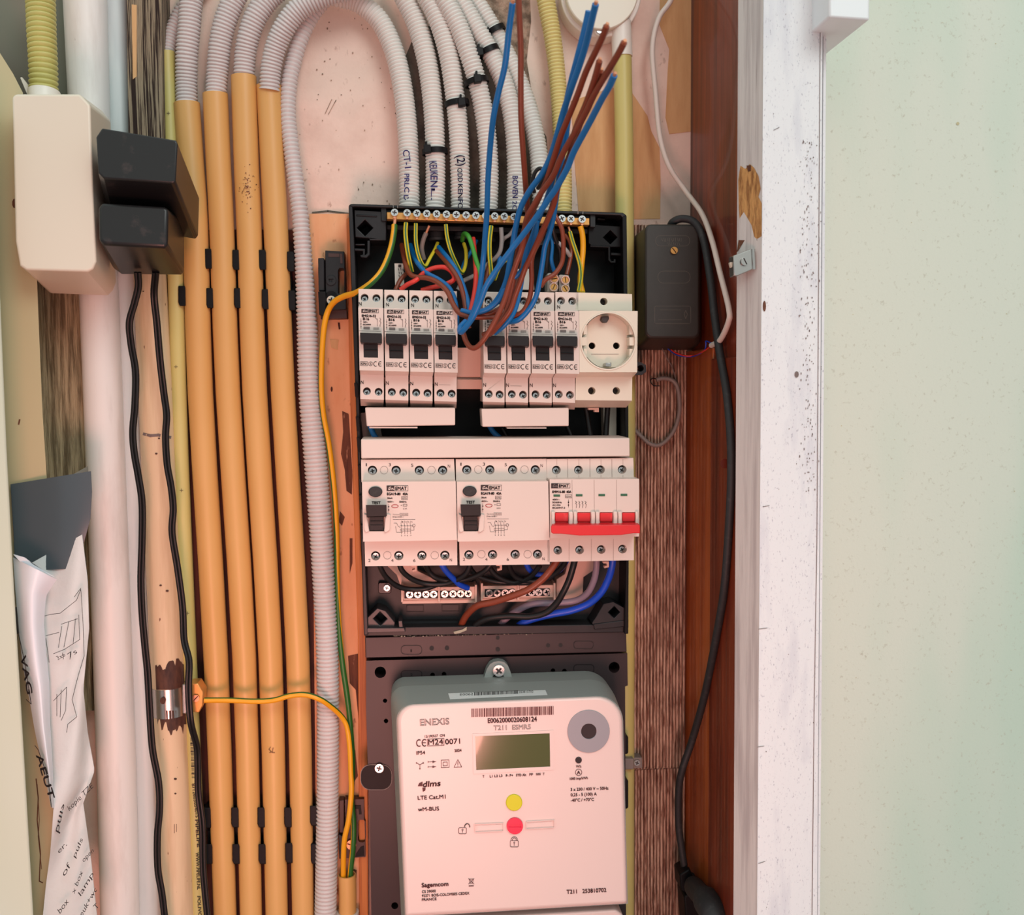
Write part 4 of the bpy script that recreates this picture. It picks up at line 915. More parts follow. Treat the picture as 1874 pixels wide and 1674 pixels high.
# socket module
t = thing('socket_module', W(1110, 640, -.05), 'white wall socket module with a round recess, at the right end of the top row', 'socket')
mb = MB()
socketed(mb, [(1054, 535), (1156.5, 538), (1157, 570), (1054, 568)], [(1105, 551.5, 6.8)], YS, -.075, -.075)
socketed(mb, [(1054, 686), (1157, 687), (1156.5, 733), (1053, 732)], [(1083, 715, 6.8), (1128, 715, 6.8)], YS, -.075, -.075)
fr = [(1060, 568.5), (1167, 569), (1166, 681), (1060.5, 681)]
mb.prism(fr, YF, YF+.012, holes=[circ(1113.3, 623.8, 49, 48, ry=51)], cap_back=False)
A = [Vector((W(a, b, YF).x, YF+.012, W(a, b, YF).z)) for a, b in fr]; B = [W(a, b, YS) for a, b in ((1056, 570), (1157, 571), (1158, 690), (1055, 690))]; D = [Vector((v.x, -.045, v.z)) for v in B]
mb.add(B+D, [[0, 1, 5, 4], [1, 2, 6, 5], [2, 3, 7, 6], [3, 0, 4, 7], [4, 5, 6, 7]])
lo = [W(1061, 681, YF+.0005), W(1166, 681, YF+.0005), W(1158, 690, YS+.0005), W(1054, 690, YS+.0005)]; lo2 = [W(1061, 672, YF+.004), W(1166, 672, YF+.004), W(1158, 680, YS+.001), W(1054, 680, YS+.001)]
mb.add(lo+lo2, [[0, 1, 2, 3], [4, 5, 6, 7], [0, 3, 7, 4], [1, 2, 6, 5]])
a = [W(1053, 732, YS+.0005), W(1156.5, 733, YS+.0005)]; b = [W(1045, 745.5, -.060), W(1146, 745.5, -.060)]; tp = [W(1053, 720, -.060), W(1150, 720, -.060)]
mb.add(a+b+tp, [[0, 1, 3, 2], [2, 3, 5, 4], [0, 2, 4], [1, 3, 5]])
mb.build('body', ['cream_plastic', 'dark_metal_and_shade'], t, smooth=False, normals=False)
mb = MB(); mb.prism(circ(1113.3, 623.8, 48, 40, ry=50), YF+.0125, YF+.016, holes=[circ(1083.5, 632.5, 6.2, 16), circ(1128, 632.5, 6.2, 16)], cap_back=False)
mb.prism(circ(1113.3, 623.8, 48, 40, ry=50), YF+.026, YF+.027, mi=1)
for x0_, x1_ in ((1063, 1074), (1152, 1163)): mb.prism([(x0_, 617), (x1_, 617), (x1_, 632), (x0_, 632)], YF+.002, YF+.0125)
for q in ([(1068, 596), (1074, 586), (1074, 612), (1068, 612)], [(1068, 638), (1074, 638), (1074, 662), (1068, 652)], [(1152, 586), (1158, 596), (1158, 612), (1152, 612)], [(1152, 638), (1158, 638), (1158, 652), (1152, 662)]): mb.prism(q, YF+.003, YF+.0125)
mb.stroke([(1082, 648), (1132, 648)], .6, YF+.0122, 2)
mb.build('recess', ['cream_plastic', 'dark_metal_and_shade', 'grey_ink'], t)
mb = MB(); mb.prism([(1102, 579), (1114, 578), (1115, 583), (1111, 590), (1104, 590), (1100, 585)], YF+.006, YF+.0125); mb.build('earth_contact', 'dark_metal_and_shade', t, bevel=.0004)
mb = MB(); mb.prism([(1108, 664), (1119, 663), (1119, 671), (1108, 671)], YF+.004, YF+.0125); mb.build('earth_contact', 'steel', t, bevel=.0004)
mb = MB(); n_ = 48
ra = mb.add([W(x, y, YF-.0006) for x, y in circ(1113.3, 623.8, 51.5, n_, ry=53.5)], []); rb = mb.add([W(x, y, YF-.0006) for x, y in circ(1113.3, 623.8, 49, n_, ry=51)], []); rc = mb.add([W(x, y, YF+.0002) for x, y in circ(1113.3, 623.8, 52, n_, ry=54)], [])
for k in range(n_): mb.f += [[ra+k, ra+(k+1) % n_, rb+(k+1) % n_, rb+k], [ra+k, ra+(k+1) % n_, rc+(k+1) % n_, rc+k]]; mb.m += [0, 0]
mb.build('rim_ring', 'cream_plastic', t, normals=False)
for x, y in ((1105, 551.5), (1083, 715), (1128, 715)): screw(t, x, y, 5.4, -.0765, 'dark_metal_and_shade', slot=True)

# busbar combs and the blank strip
def bar(name, pts, yf, yb, lab, cat, m='white_plastic', grp=None):
    mb = MB(); mb.prism(pts, yf, yb); return tagit(mb.build(name, m, bevel=.0008), lab, cat, grp)
t = bar('busbar_cover', [(668, 745.5), (833, 746), (833, 778), (671, 780)], -.082, -.060, 'white comb busbar cover under the four left breakers', 'busbar', grp='busbar covers under the breakers')
mb = MB(); mb.prism([(676, 781), (764, 781), (764, 783.5), (676, 783.5)], -.080, -.07); mb.build('edge_lip', 'white_plastic', t)
t = bar('busbar_cover', [(881, 748), (1041, 746), (1041, 779.5), (883, 781)], -.082, -.060, 'white comb busbar cover under the four right breakers', 'busbar', grp='busbar covers under the breakers')
mb = MB(); mb.prism([(928, 782), (1000, 782), (1000, 784), (928, 784)], -.080, -.07); mb.build('edge_lip', 'white_plastic', t)
bar('blank_cover_strip', [(660.5, 803.5), (1152.5, 801), (1153, 835), (661, 839)], -.090, -.050, 'long blank white busbar cover above the lower row of devices', 'cover strip')
mb = MB(); mb.prism([(660, 755), (690, 755), (700, 803), (664, 803)], -.034, -.02); mb.build('side_plate', 'cable_grey', fb)
mb = MB(); mb.prism([(1104, 744), (1111, 744), (1110, 806), (1106, 806)], -.03, -.018); mb.prism([(1117, 744), (1128, 744), (1128, 806), (1114, 806)], -.03, -.018); mb.build('inner_ribs', 'cream_plastic', fb)
mb = MB(); mb.prism([(1077, 746), (1096, 746), (1096, 754), (1088, 754), (1088, 750), (1077, 750)], -.062, -.056); mb.build('rail_hook', 'terminal_pink', fb)
mb = MB(); mb.prism([(1157, 664), (1172, 662), (1182, 668), (1183, 680), (1175, 686), (1157, 686)], -.040, -.02, holes=[circ(1172, 674, 6, 14)]); mb.build('mounting_ear', 'dark_rubber', fb, bevel=.0005)

# residual current devices
def rcd(dx, dy, left, right, lab):
    t = thing('residual_current_switch', W((left+right)/2, 950, -.05), lab, 'residual current switch', 'wide test button switches in the lower row')
    mb = MB(); X = lambda v: v+dx*(1 if v < 700 else (right-left)/173.5*0+1)
    sc_ = (right-left)/174.0
    def X(v): return left+(v-662.5)*sc_
    th = [(X(681.6), 860.5+dy, 8.6), (X(725), 860.5+dy, 8.6), (X(767.7), 860.5+dy, 8.6), (X(810.5), 860.5+dy, 8.6)]
    bh = [(X(687.4)-dx*.01, 1017+dy*2, 8.6), (X(730), 1016.6+dy*2, 8.6), (X(772.5), 1016.2+dy*2, 8.6), (X(814.7), 1016+dy*2, 8.6)]
    socketed(mb, [(X(660.8), 841+dy*.6), (X(831.5), 840+dy*.6), (X(833.5), 882), (X(661.5), 882)], th, YS, -.075, -.075)
    socketed(mb, [(X(667), 985), (X(837), 984), (X(837.5), 1034+dy*1.5), (X(668.5), 1036+dy*1.5)], bh, YS, -.075, -.075)
    tw = [(X(674), 943), (X(704), 943), (X(704), 972), (X(675), 972)]
    fr = [(X(662.5), 881.5), (X(834.5), 880.5), (X(837), 988), (X(664.5), 991)]
    mb.prism(fr, YF, YF+.004, holes=[tw], cap_back=False)
    A = [Vector((W(a, b, YF).x, YF+.004, W(a, b, YF).z)) for a, b in fr]; B = [Vector((v.x, -.045, v.z)) for v in A]
    mb.add(A+B, [[0, 1, 5, 4], [1, 2, 6, 5], [2, 3, 7, 6], [3, 0, 4, 7], [4, 5, 6, 7]]); mb.prism(tw, YF+.006, YF+.008)
    mb.build('body', ['white_plastic', 'dark_metal_and_shade'], t, smooth=False)
    for i, (x, y, r) in enumerate(th+bh): screw(t, x, y+1.2, 6.4, -.0775, a=random.uniform(0, 3), name='terminal_screw')
    mb = MB(); mb.prism(circ(X(687), 900+dy, 12.8, 28, ry=9.6), YF-.002, YF+.001); mb.build('test_button', 'dark_rubber', t, bevel=.0006)
    mb = MB(); mb.prism([(X(669.5), 923.7+dy), (X(707.5), 923.4+dy), (X(708), 944+dy), (X(671), 945+dy)], YF-.009, YF, back=[(X(671), 926+dy), (X(705), 926+dy), (X(706), 946+dy), (X(672), 947+dy)])
    mb.prism([(X(676), 944), (X(701.5), 944), (X(702), 970), (X(677), 970.5)], YF-.001, YF+.005)
    mb.prism([(X(678), 953), (X(701), 953), (X(701), 955), (X(678), 955)], YF-.0018, YF+.002); mb.prism([(X(678), 960), (X(701), 960), (X(701), 961), (X(678), 961)], YF-.0014, YF+.002)
    mb.build('toggle', 'black_rubber', t, bevel=.0008)
    mb = MB(); g = [(X(667), 925), (X(669), 925), (X(672), 950), (X(673), 975), (X(670), 975), (X(668), 965)]
    mb.prism([(X(708), 940), (X(715), 942), (X(714), 970), (X(706), 975), (X(703), 972), (X(705), 950)], YF-.002, YF); mb.prism([(X(666), 940), (X(671), 942), (X(676), 972), (X(669), 975), (X(666), 968)], YF-.002, YF)
    mb.build('toggle_guard', 'white_plastic', t, bevel=.0005)
    mb = MB(); yy = YF-.0003
    text(mb, 'TEST', (X(680.5), 922+dy), (X(696.5), 922+dy), 4.8, yy, 0, thick=.35)
    logo(mb, X(708), 888.5+dy, 39*sc_, 9.6, yy, 0, 0, 1)
    text(mb, 'EGA19-80', (X(708.5), 906+dy), (X(733), 906+dy), 4.6, yy, 0, thick=.35); text(mb, '40A', (X(737), 906+dy), (X(746.5), 906+dy), 4.6, yy, 0, thick=.3)
    text(mb, '30mA', (X(709), 912.8+dy), (X(718.5), 912.8+dy), 3, yy, 0, thick=.2); text(mb, 'KEMA', (X(736), 913+dy), (X(745), 913+dy), 3.4, yy, 0); mb.stroke([(X(735), 908.5+dy), (X(746), 908.5+dy), (X(746), 914+dy), (X(735), 914+dy)], .5, yy, closed=True)
    text(mb, '400V~', (X(709), 919.5+dy), (X(721), 919.5+dy), 3, yy, 0, thick=.15); text(mb, '50/60Hz', (X(731), 919.5+dy), (X(744), 919.5+dy), 3, yy, 0, thick=.15)
    mb.stroke(circ(X(723), 926+dy, 6, 20, ry=2.8), 1, yy, 3, closed=True)
    for k in range(3): mb.stroke([(X(711.5), 922+dy+k*6), (X(711.5), 926+dy+k*6)], .6, yy)
    mb.flat(circ(X(711.5), 927+dy, 1.2, 8, ry=1.5), yy, 0); mb.flat(circ(X(711.5), 933+dy, 1.2, 8, ry=1.5), yy, 0)
    mb.flat(circ(X(734.5), 924.5+dy, .9, 6), yy, 0); mb.stroke([(X(738), 922.5+dy), (X(745), 922.5+dy), (X(745), 926+dy), (X(738), 926+dy)], .6, yy, closed=True); text(mb, '6 kA', (X(738), 932+dy), (X(745), 932+dy), 3, yy, 0)
    text(mb, 'Version', (X(719), 942.5+dy), (X(731), 942.5+dy), 2.6, yy, 2); text(mb, '230/400', (X(733), 942.5+dy), (X(746), 942.5+dy), 2.6, yy, 2); mb.stroke([(X(732), 939+dy), (X(747), 939+dy), (X(747), 943.5+dy), (X(732), 943.5+dy)], .4, yy, 2, closed=True)
    text(mb, 'EN61008-1', (X(719), 947+dy), (X(738), 947+dy), 2.6, yy, 0); mb.stroke([(X(719.5), 950.5+dy), (X(760), 950.5+dy)], .6, yy, 2)
    for k, u in enumerate((735, 741, 746, 752)):
        mb.stroke([(X(u), 953+dy), (X(u-1), 958+dy), (X(u), 962+dy), (X(u), 977+dy)], .5, yy); text(mb, '135N'[k], (X(u+1), 956+dy), (X(u+3), 956+dy), 2.2, yy, 0); text(mb, '246N'[k], (X(u-1), 981+dy), (X(u+1), 981+dy), 2.2, yy, 0)
    mb.stroke([(X(732), 962+dy), (X(757), 962+dy)], .5, yy); mb.stroke([(X(733), 968+dy), (X(752), 968+dy), (X(752), 971.5+dy), (X(733), 971.5+dy)], .5, yy, closed=True)
    mb.stroke(circ(X(757.5), 961.5+dy, 2.6, 10), .6, yy, closed=True); mb.stroke([(X(758), 964+dy), (X(758), 970+dy), (X(752), 970+dy)], .5, yy); mb.stroke([(X(726), 974+dy), (X(737), 974+dy)], .5, yy)
    mb.stroke([(X(721), 957+dy), (X(726), 957+dy), (X(729), 963+dy), (X(733), 965+dy)], .5, yy); mb.stroke([(X(724), 963+dy), (X(726), 974+dy)], .5, yy)
    ys = YS-.0003
    for s_, x, y in (('1', 669.5, 853), ('3', 711.5, 853), ('5', 752.5, 854), ('N', 820, 855.5)): text(mb, s_, (X(x), y+dy), (X(x)+(2 if s_ == '1' else 4.2), y+dy), 5.6, ys, 0)
    for s_, x, y in (('2', 674, 1028), ('4', 716, 1028), ('6', 756.5, 1028), ('N', 823.5, 1027)): text(mb, s_, (X(x), y+2*dy), (X(x)+4.2, y+2*dy), 5.4, ys, 0)
    for x in (703, 790): mb.stroke(circ(X(x), 860+dy, 7, 22), .5, ys, 2, closed=True); mb.stroke(circ(X(x+6), 1016+2*dy, 7, 22), .5, ys, 2, closed=True)
    mb.build('printing', ['ink', 'white_plastic', 'grey_ink', 'red_toggle'], t, normals=False, smooth=False)
rcd(0, 0, 662.5, 836.0, 'left one of the two white residual current switches with a test button')
rcd(173, -1, 835.8, 1005.2, 'right one of the two white residual current switches, next to the red main switch')

# main switch
t = thing('main_switch', W(1086, 940, -.05), 'four pole white main switch with one long red lever', 'main switch')
mb = MB()
th = [(1018.3, 860, 8), (1058.7, 859.8, 8), (1099, 859.4, 8), (1138.7, 859, 8)]; bh = [(1021, 1006.7, 8), (1060.9, 1006, 8), (1100.4, 1005.4, 8), (1139.4, 1004.6, 8)]
socketed(mb, [(999.3, 840), (1159, 838), (1160, 880), (1000, 881)], th, YS, -.075, -.075)
socketed(mb, [(1001.5, 982), (1160, 980), (1160, 1025), (1002, 1028)], bh, YS, -.075, -.075)
fr = [(1006, 877), (1169.5, 876), (1169.5, 981.5), (1006.5, 984.5)]
wn = [[(a, 937), (b, 937), (b, 962), (a, 962)] for a, b in ((1016, 1040), (1057, 1080.5), (1098, 1121), (1139, 1162))]
mb.prism(fr, YF, YF+.004, holes=wn, cap_back=False)
A = [Vector((W(a, b, YF).x, YF+.004, W(a, b, YF).z)) for a, b in fr]; B = [Vector((v.x, -.045, v.z)) for v in A]
mb.add(A+B, [[0, 1, 5, 4], [1, 2, 6, 5], [2, 3, 7, 6], [3, 0, 4, 7], [4, 5, 6, 7]])
mb.build('body', ['white_plastic', 'dark_metal_and_shade'], t, smooth=False)
for i, (x, y, r) in enumerate(th+bh): screw(t, x-1, y+1, 5.8, -.0775, a=random.uniform(0, 3), name='terminal_screw')
mb = MB()
for (a, b) in ((1016, 1040), (1057, 1080.5), (1098, 1121), (1139, 1162)):
    mb.prism([(a, 937), (b, 937), (b, 963), (a, 963)], YF+.001, YF+.006); mb.prism([(a, 938), (b, 938), (b, 954), (a, 954)], YF-.001, YF+.003)
mb.prism([(1010, 961), (1120, 960.5), (1170, 960), (1171.5, 962), (1171.5, 976), (1160, 975.5), (1137, 979), (1060, 980), (1026, 976.5), (1012, 976.5), (1008.5, 974), (1008.5, 964)], YF-.011, YF+.001, back=[(1010, 957), (1120, 956), (1166, 955), (1168, 957), (1168, 970), (1160, 971), (1137, 972), (1060, 973), (1026, 972), (1012, 972), (1010, 970), (1010, 960)])
mb.build('lever', 'red_toggle', t, bevel=.0008)
mb = MB()
for a, b in ((1009, 1015), (1041, 1048.5), (1049.5, 1056), (1081.5, 1089), (1090, 1097), (1122.5, 1130), (1131, 1138), (1163, 1168)):
    mb.prism([(a, 936), (b, 936), (b+.5, 945), (b, 962), (a, 962), (a+.8, 945)], YF-.003, YF)
mb.build('lever_guards', 'white_plastic', t, bevel=.0006)
mb = MB()
for x, y in ((1019, 906.8), (1060, 906.2), (1101.3, 905.8), (1142, 905.4)): mb.prism([(x-6, y-2), (x+6, y-2), (x+6, y+2), (x-6, y+2)], YF-.0004, YF+.001)
mb.build('indicator_windows', 'green_window', t)
mb = MB(); yy = YF-.0003
logo(mb, 1009, 884.5, 34, 8.5, yy, 0, 0, 1)
text(mb, 'EMM16-80', (1011, 902), (1034, 902), 4.4, yy, 0, thick=.3); text(mb, '40A', (1036.5, 902), (1045.5, 902), 4.4, yy, 0, thick=.3)
text(mb, 'KEMA', (1035.5, 910), (1045, 910), 3.4, yy, 0); mb.stroke([(1034.5, 904.8), (1046, 904.8), (1046, 910.8), (1034.5, 910.8)], .5, yy, closed=True)
for k, (s_, e_) in enumerate((('400V~', 1024.5), ('50/60Hz', 1028), ('AC-22A', 1026), ('IEC60947-3', 1034))): text(mb, s_, (1011, 915.5+k*5), (e_, 915.5+k*5), 3, yy, 0, thick=.15)
mb.stroke([(1040.5, 914), (1040.5, 928)], .6, yy); mb.flat(circ(1040.5, 919, 1.2, 8, ry=1.6), yy, 0); mb.flat(circ(1040.5, 924, 1.2, 8, ry=1.6), yy, 0)
for k in range(4):
    x = 1054.5+k*5.8; mb.stroke([(x-1.5, 917), (x+1, 919), (x-1, 921), (x+1, 923), (x, 929)], .7, yy)
for x in (1046.9, 1087.3, 1128): mb.stroke([(x, 878), (x+.6, 936)], .4, yy, 1)
for x in (1038.7, 1079.6, 1119.8): mb.stroke([(x, 840), (x+.3, 876)], .5, YS-.0003, 1); mb.stroke([(x+2.6, 986), (x+2.6, 1026)], .4, YS-.0003, 1)
for x in (1019, 1059.5, 1100, 1140): mb.stroke([(x, 840), (x, 851)], .4, YS-.0003, 1); mb.stroke([(x, 869), (x, 876)], .4, YS-.0003, 1)
mb.build('printing', ['ink', 'grey_ink'], t, normals=False, smooth=False)

# ------------------------------------------------------------------ wiring
GY = ['wire_yellow', 'wire_dkgreen', 'wire_ochre']
def wire(col, pts, r=.0017, lab=None, grp='wires inside the fuse box', bare=None, name='wire', stripes=None, off=0, twist=None):
    """pts: (px,py,depth); bare: length of stripped copper at the start (metres)"""
    path = cr3(pts, 8); mb = MB(); cm = 1
    if stripes: mats = GY; mb.tube(path, r, seg=16, stripes=stripes, off=off, twist=twist)
    else: mats = [col, 'copper']; mb.tube(path, r, seg=12)
    o = mb.build(name, mats, normals=False, angle=60)
    if bare:
        d = (path[0]-path[1]).normalized(); b = MB(); b.tube([path[0]-d*.001, path[0]+d*bare], r*.56, seg=10)
        b.build('copper_end', 'copper', o, normals=False)
    return tagit(o, lab, 'wire', grp)
S1 = [0]*5+[1]*6+[0]*5          # green band away from the camera
S2 = [1]+[0]*6+[1]*2+[0]*6+[1]  # thin green stripe in front
S3 = [1]*3+[2]*7+[1]*6
def earth(pts, lab, r=.0017, st=S2, off=0, bare=None, name='earth_wire', grp='earth wires', twist=None):
    return wire('', pts, r, lab, grp, bare, name, st, off, twist)

# big bundle of loose blue and brown conductors
UG = 'loose unconnected conductors sticking out of the fuse box'
B = 'wire_blue'; N = 'wire_brown'
wire(B, [(938, 6, -.235), (931, 60, -.225), (924, 120, -.215), (912, 170, -.205), (903, 215, -.195), (897, 270, -.18), (893, 330, -.165), (891, 390, -.15), (888, 430, -.14), (885, 470, -.13), (879, 520, -.125), (870, 560, -.122), (858, 590, -.118), (850, 600, -.112)], .0019, 'lone blue wire standing up at the left of the loose bundle', UG, .002)
wire(N, [(948, -40, -.21), (950, 20, -.205), (953, 90, -.195), (953, 160, -.185), (954, 225, -.175), (959, 300, -.16), (963, 355, -.145), (966, 400, -.13), (962, 450, -.115), (950, 510, -.112), (930, 552, -.112), (900, 572, -.112), (872, 577, -.110)], .0019, 'lone brown wire standing up straight at the left of the loose bundle', UG)
wire(B, [(1090, 8, -.27), (1083, 37, -.262), (1074, 75, -.25), (1062, 115, -.238), (1046, 160, -.225), (1031, 205, -.21), (1020, 245, -.2), (1008, 285, -.188), (992, 318, -.178), (970, 348, -.168), (953, 380, -.158), (944, 415, -.15), (939, 445, -.145), (933, 480, -.137), (926, 515, -.128), (912, 545, -.12), (893, 565, -.116), (872, 572, -.113)], .0020, 'blue wire reaching highest of the leaning bundle', UG, .002)
wire(B, [(1077, 20, -.245), (1068, 60, -.238), (1055, 110, -.228), (1041, 165, -.215), (1032, 215, -.202), (1026, 260, -.19), (1018, 300, -.18), (1005, 350, -.165), (990, 390, -.15), (975, 430, -.135), (962, 467, -.126), (953, 523, -.122), (947, 552, -.122), (938, 576, -.122), (922, 596, -.120), (905, 610, -.115)], .0018, 'second tallest blue wire, touching the tallest one', UG)
wire(N, [(1110, 48, -.275), (1104, 64, -.27), (1095, 84, -.262), (1073, 130, -.245), (1056, 176, -.23), (1038, 220, -.215), (1026, 250, -.205), (1014, 288, -.192), (1000, 330, -.178), (985, 365, -.168), (972, 392, -.158), (958, 425, -.148), (947, 465, -.136), (940, 510, -.128), (930, 560, -.124), (908, 600, -.12), (895, 612, -.116)], .0019, 'highest brown wire of the leaning bundle', UG, .002)
wire(N, [(1142, 78, -.285), (1136, 90, -.28), (1126, 108, -.272), (1106, 141, -.258), (1088, 172, -.246), (1071, 208, -.232), (1053, 241, -.22), (1036, 270, -.208), (1025, 292, -.2), (1012, 322, -.19), (991, 352, -.178), (976, 377, -.17), (963, 403, -.162), (956, 450, -.15), (945, 482, -.145), (934, 514, -.14), (922, 552, -.137), (907, 585, -.135), (889, 616, -.132), (874, 634, -.128), (862, 636, -.124), (853, 625, -.118), (848, 610, -.112)], .0019, 'brown wire whose lower end makes the lowest loop below the bundle', UG, .002)
wire(N, [(1097, 112, -.262), (1088, 145, -.252), (1073, 188, -.236), (1057, 226, -.222), (1047, 258, -.21), (1043, 288, -.2), (1029, 321, -.188), (1018, 352, -.178), (1014, 372, -.172), (1003, 400, -.164), (991, 425, -.156), (982, 446, -.15), (972, 468, -.145), (962, 489, -.14), (953, 514, -.136), (943, 541, -.132), (934, 567, -.13), (918, 589, -.126), (901, 606, -.12), (885, 612, -.112)], .0019, 'brown wire with a short tip hidden between two taller brown ones', UG, .002)
wire(N, [(1100, 130, -.255), (1091, 160, -.244), (1078, 195, -.23), (1063, 225, -.216), (1050, 262, -.2), (1036, 300, -.186), (1022, 340, -.17), (1008, 384, -.155), (992, 430, -.135), (974, 470, -.125), (973, 514, -.122), (970, 542, -.121), (960, 566, -.120), (945, 577, -.117), (930, 579, -.113)], .0018, 'brown wire swinging out to the right before the breakers', UG, .002)
wire(B, [(1124, 138, -.275), (1115, 158, -.268), (1101, 182, -.258), (1078, 226, -.24), (1051, 276, -.222), (1038, 308, -.212), (1018, 344, -.2), (1003, 366, -.192), (984, 394, -.183), (964, 421, -.174), (945, 445, -.167), (922, 475, -.16), (903, 502, -.154), (889, 525, -.15), (878, 554, -.145), (864, 583, -.14), (845, 607, -.132), (842, 600, -.124), (852, 588, -.118)], .0020, 'blue wire with the lowest tip, crossing in front of the whole bundle', UG, .002)
wire(B, [(1040, 215, -.192), (1034, 260, -.182), (1025, 310, -.17), (1018, 360, -.155), (1012, 400, -.145), (1004, 430, -.138), (997, 452, -.134), (993, 479, -.131), (988, 510, -.128), (981, 542, -.125), (968, 566, -.122), (949, 585, -.119), (930, 589, -.114)], .0019, 'rightmost blue wire of the bundle, bending left over the breakers', UG)
wire(B, [(983, 405, -.15), (978, 440, -.142), (968, 475, -.136), (950, 500, -.130), (926, 523, -.126), (914, 548, -.123), (896, 564, -.120), (870, 572, -.116), (845, 568, -.108)], .0017, 'thin blue wire running left under the bundle', UG)
wire(B, [(836, 610, -.098), (836, 580, -.095), (833, 552, -.09), (823, 528, -.082), (804, 512, -.075), (779, 498, -.068), (761, 476, -.055), (751, 448, -.035)], .0018, 'blue wire bowing from the left hose down to the gap between breakers')
wire(B, [(860, 575, -.100), (858, 560, -.095), (852, 536, -.088), (840, 503, -.08), (824, 478, -.07), (803, 452, -.045)], .0018, 'blue wire from the black grommet to the gap between breakers')
wire(N, [(940, 572, -.112), (920, 578, -.112), (893, 580, -.112), (870, 580, -.112), (852, 577, -.110), (840, 572, -.106), (829, 556, -.1), (819, 534, -.094), (803, 518, -.086), (783, 509, -.078), (758, 506, -.07), (746, 495, -.062), (739, 470, -.05), (735, 448, -.035)], .0019, 'long brown wire sweeping from the left hose to the middle of the loop')
wire(N, [(858, 600, -.098), (854, 580, -.096), (848, 540, -.09), (838, 510, -.083), (822, 486, -.074), (799, 459, -.045)], .0018, 'brown wire falling beside the blue one into the gap')
wire('wire_red', [(733, 530, -.07), (745, 521, -.072), (762, 512, -.074), (775, 500, -.068), (792, 491, -.068), (813, 489, -.07), (828, 499, -.074), (830, 512, -.078), (812, 521, -.076), (790, 526, -.072), (772, 531, -.068)], .0018, 'red wire curling left and back above the left breakers')
wire('wire_brown', [(724, 530, -.06), (733, 512, -.058), (746, 498, -.054)], .0017, 'short dark brown wire above the second breaker')
wire('wire_red', [(866, 436, -.05), (869, 468, -.06), (871, 500, -.072), (869, 530, -.085), (863, 562, -.1), (858, 580, -.104)], .0018, 'red wire dropping straight between the hoses into the gap')
wire('wire_green', [(846, 440, -.035), (849, 428, -.045), (857, 432, -.055), (864, 450, -.06), (871, 475, -.066), (878, 500, -.072), (879, 525, -.078)], .0018, 'plain green wire hooking over in the middle of the box')
wire('wire_grey', [(917, 416, -.052), (918, 440, -.05), (915, 460, -.048), (905, 474, -.045), (893, 483, -.04), (880, 500, -.04)], .0017, 'light grey wire from a middle screw of the earth bar')
wire('wire_grey', [(943, 414, -.052), (934, 428, -.048), (922, 437, -.045), (918, 446, -.038)], .0015, 'short pinkish grey wire joining the light grey one')
wire('wire_grey', [(878, 500, -.04), (860, 508, -.045), (846, 516, -.05), (838, 530, -.05)], .0017, 'grey wire low behind the middle of the box')
wire('cable_grey', [(780, 426, -.05), (775, 438, -.048), (772, 455, -.046), (776, 475, -.044)], .0018, 'short grey brown wire with a bare copper end at the earth bar', bare=.006)
wire(N, [(1010, 385, -.08), (1018, 398, -.082), (1028, 418, -.082), (1031, 445, -.08), (1029, 478, -.078), (1016, 500, -.078), (998, 512, -.078), (990, 524, -.075)], .0018, 'brown wire curving past the clear terminal block')
wire(N, [(1034, 430, -.05), (1042, 440, -.052), (1046, 458, -.054), (1042, 482, -.056), (1037, 503, -.058)], .0017, 'brown wire into the top of the clear terminal block')
wire('wire_black', [(1006, 390, -.07), (1010, 410, -.068), (1016, 436, -.064), (1024, 455, -.06), (1026, 480, -.058)], .0017, 'dark wire at the right beside the bundle')
wire('wire_grey', [(1010, 440, -.06), (1024, 446, -.062), (1036, 458, -.064), (1043, 468, -.06)], .0016, 'short grey wire end near the terminal block')
wire(B, [(1003, 405, -.06), (1010, 445, -.062), (1009, 475, -.062), (1014, 496, -.06)], .0016, 'blue wire into the clear terminal block')
wire('wire_black', [(1000, 425, -.066), (1004, 450, -.064), (1001, 480, -.062), (1000, 500, -.06)], .0017, 'black wire behind the right of the bundle')
wire(B, [(872, 440, -.03), (862, 460, -.035), (850, 480, -.04), (844, 500, -.045)], .0015, 'short blue wire at the back between two earth wires')
wire(N, [(899, 470, -.04), (893, 495, -.046), (888, 520, -.05), (884, 540, -.05)], .0016, 'brown wire at the back left of the yellow and green one')
wire(B, [(915, 470, -.045), (910, 492, -.05), (900, 512, -.055), (886, 530, -.06)], .0016, 'blue wire at the back in the middle')
wire('wire_black', [(978, 352, -.10), (974, 335, -.105), (979, 316, -.108), (988, 308, -.110), (995, 314, -.110), (993, 330, -.108), (984, 345, -.102)], .0014, 'black cable tie like loop round the foot of the bundle', grp=None)
wire(B, [(690, 804, -.055), (684, 795, -.056), (680, 786, -.056), (677, 776, -.056)], .0021, 'blue wire showing under the left busbar cover', 'blue wires between the two rows')
wire(B, [(918, 804, -.055), (910, 797, -.056), (902, 789, -.056), (896, 779, -.056)], .0021, 'blue wire showing under the right busbar cover', 'blue wires between the two rows')
for x0_, x1_, l_ in ((1072, 1082, 'left'), (1112, 1108, 'right')): wire('wire_black', [(x0_, 742, -.05), ((x0_+x1_)/2, 775, -.05), (x1_, 806, -.05)], .0021, '%s black wire running down below the socket' % l_, 'black wires below the socket')
wire('wire_black', [(918, 782, -.045), (925, 795, -.045), (930, 806, -.045)], .0019, 'black wire below the right busbar cover, next to the blue one', 'black wires below the right breakers')
wire('wire_black', [(1038, 780, -.045), (1043, 792, -.045), (1048, 806, -.045)], .0019, 'black wire below the right end of the right busbar cover', 'black wires below the right breakers')
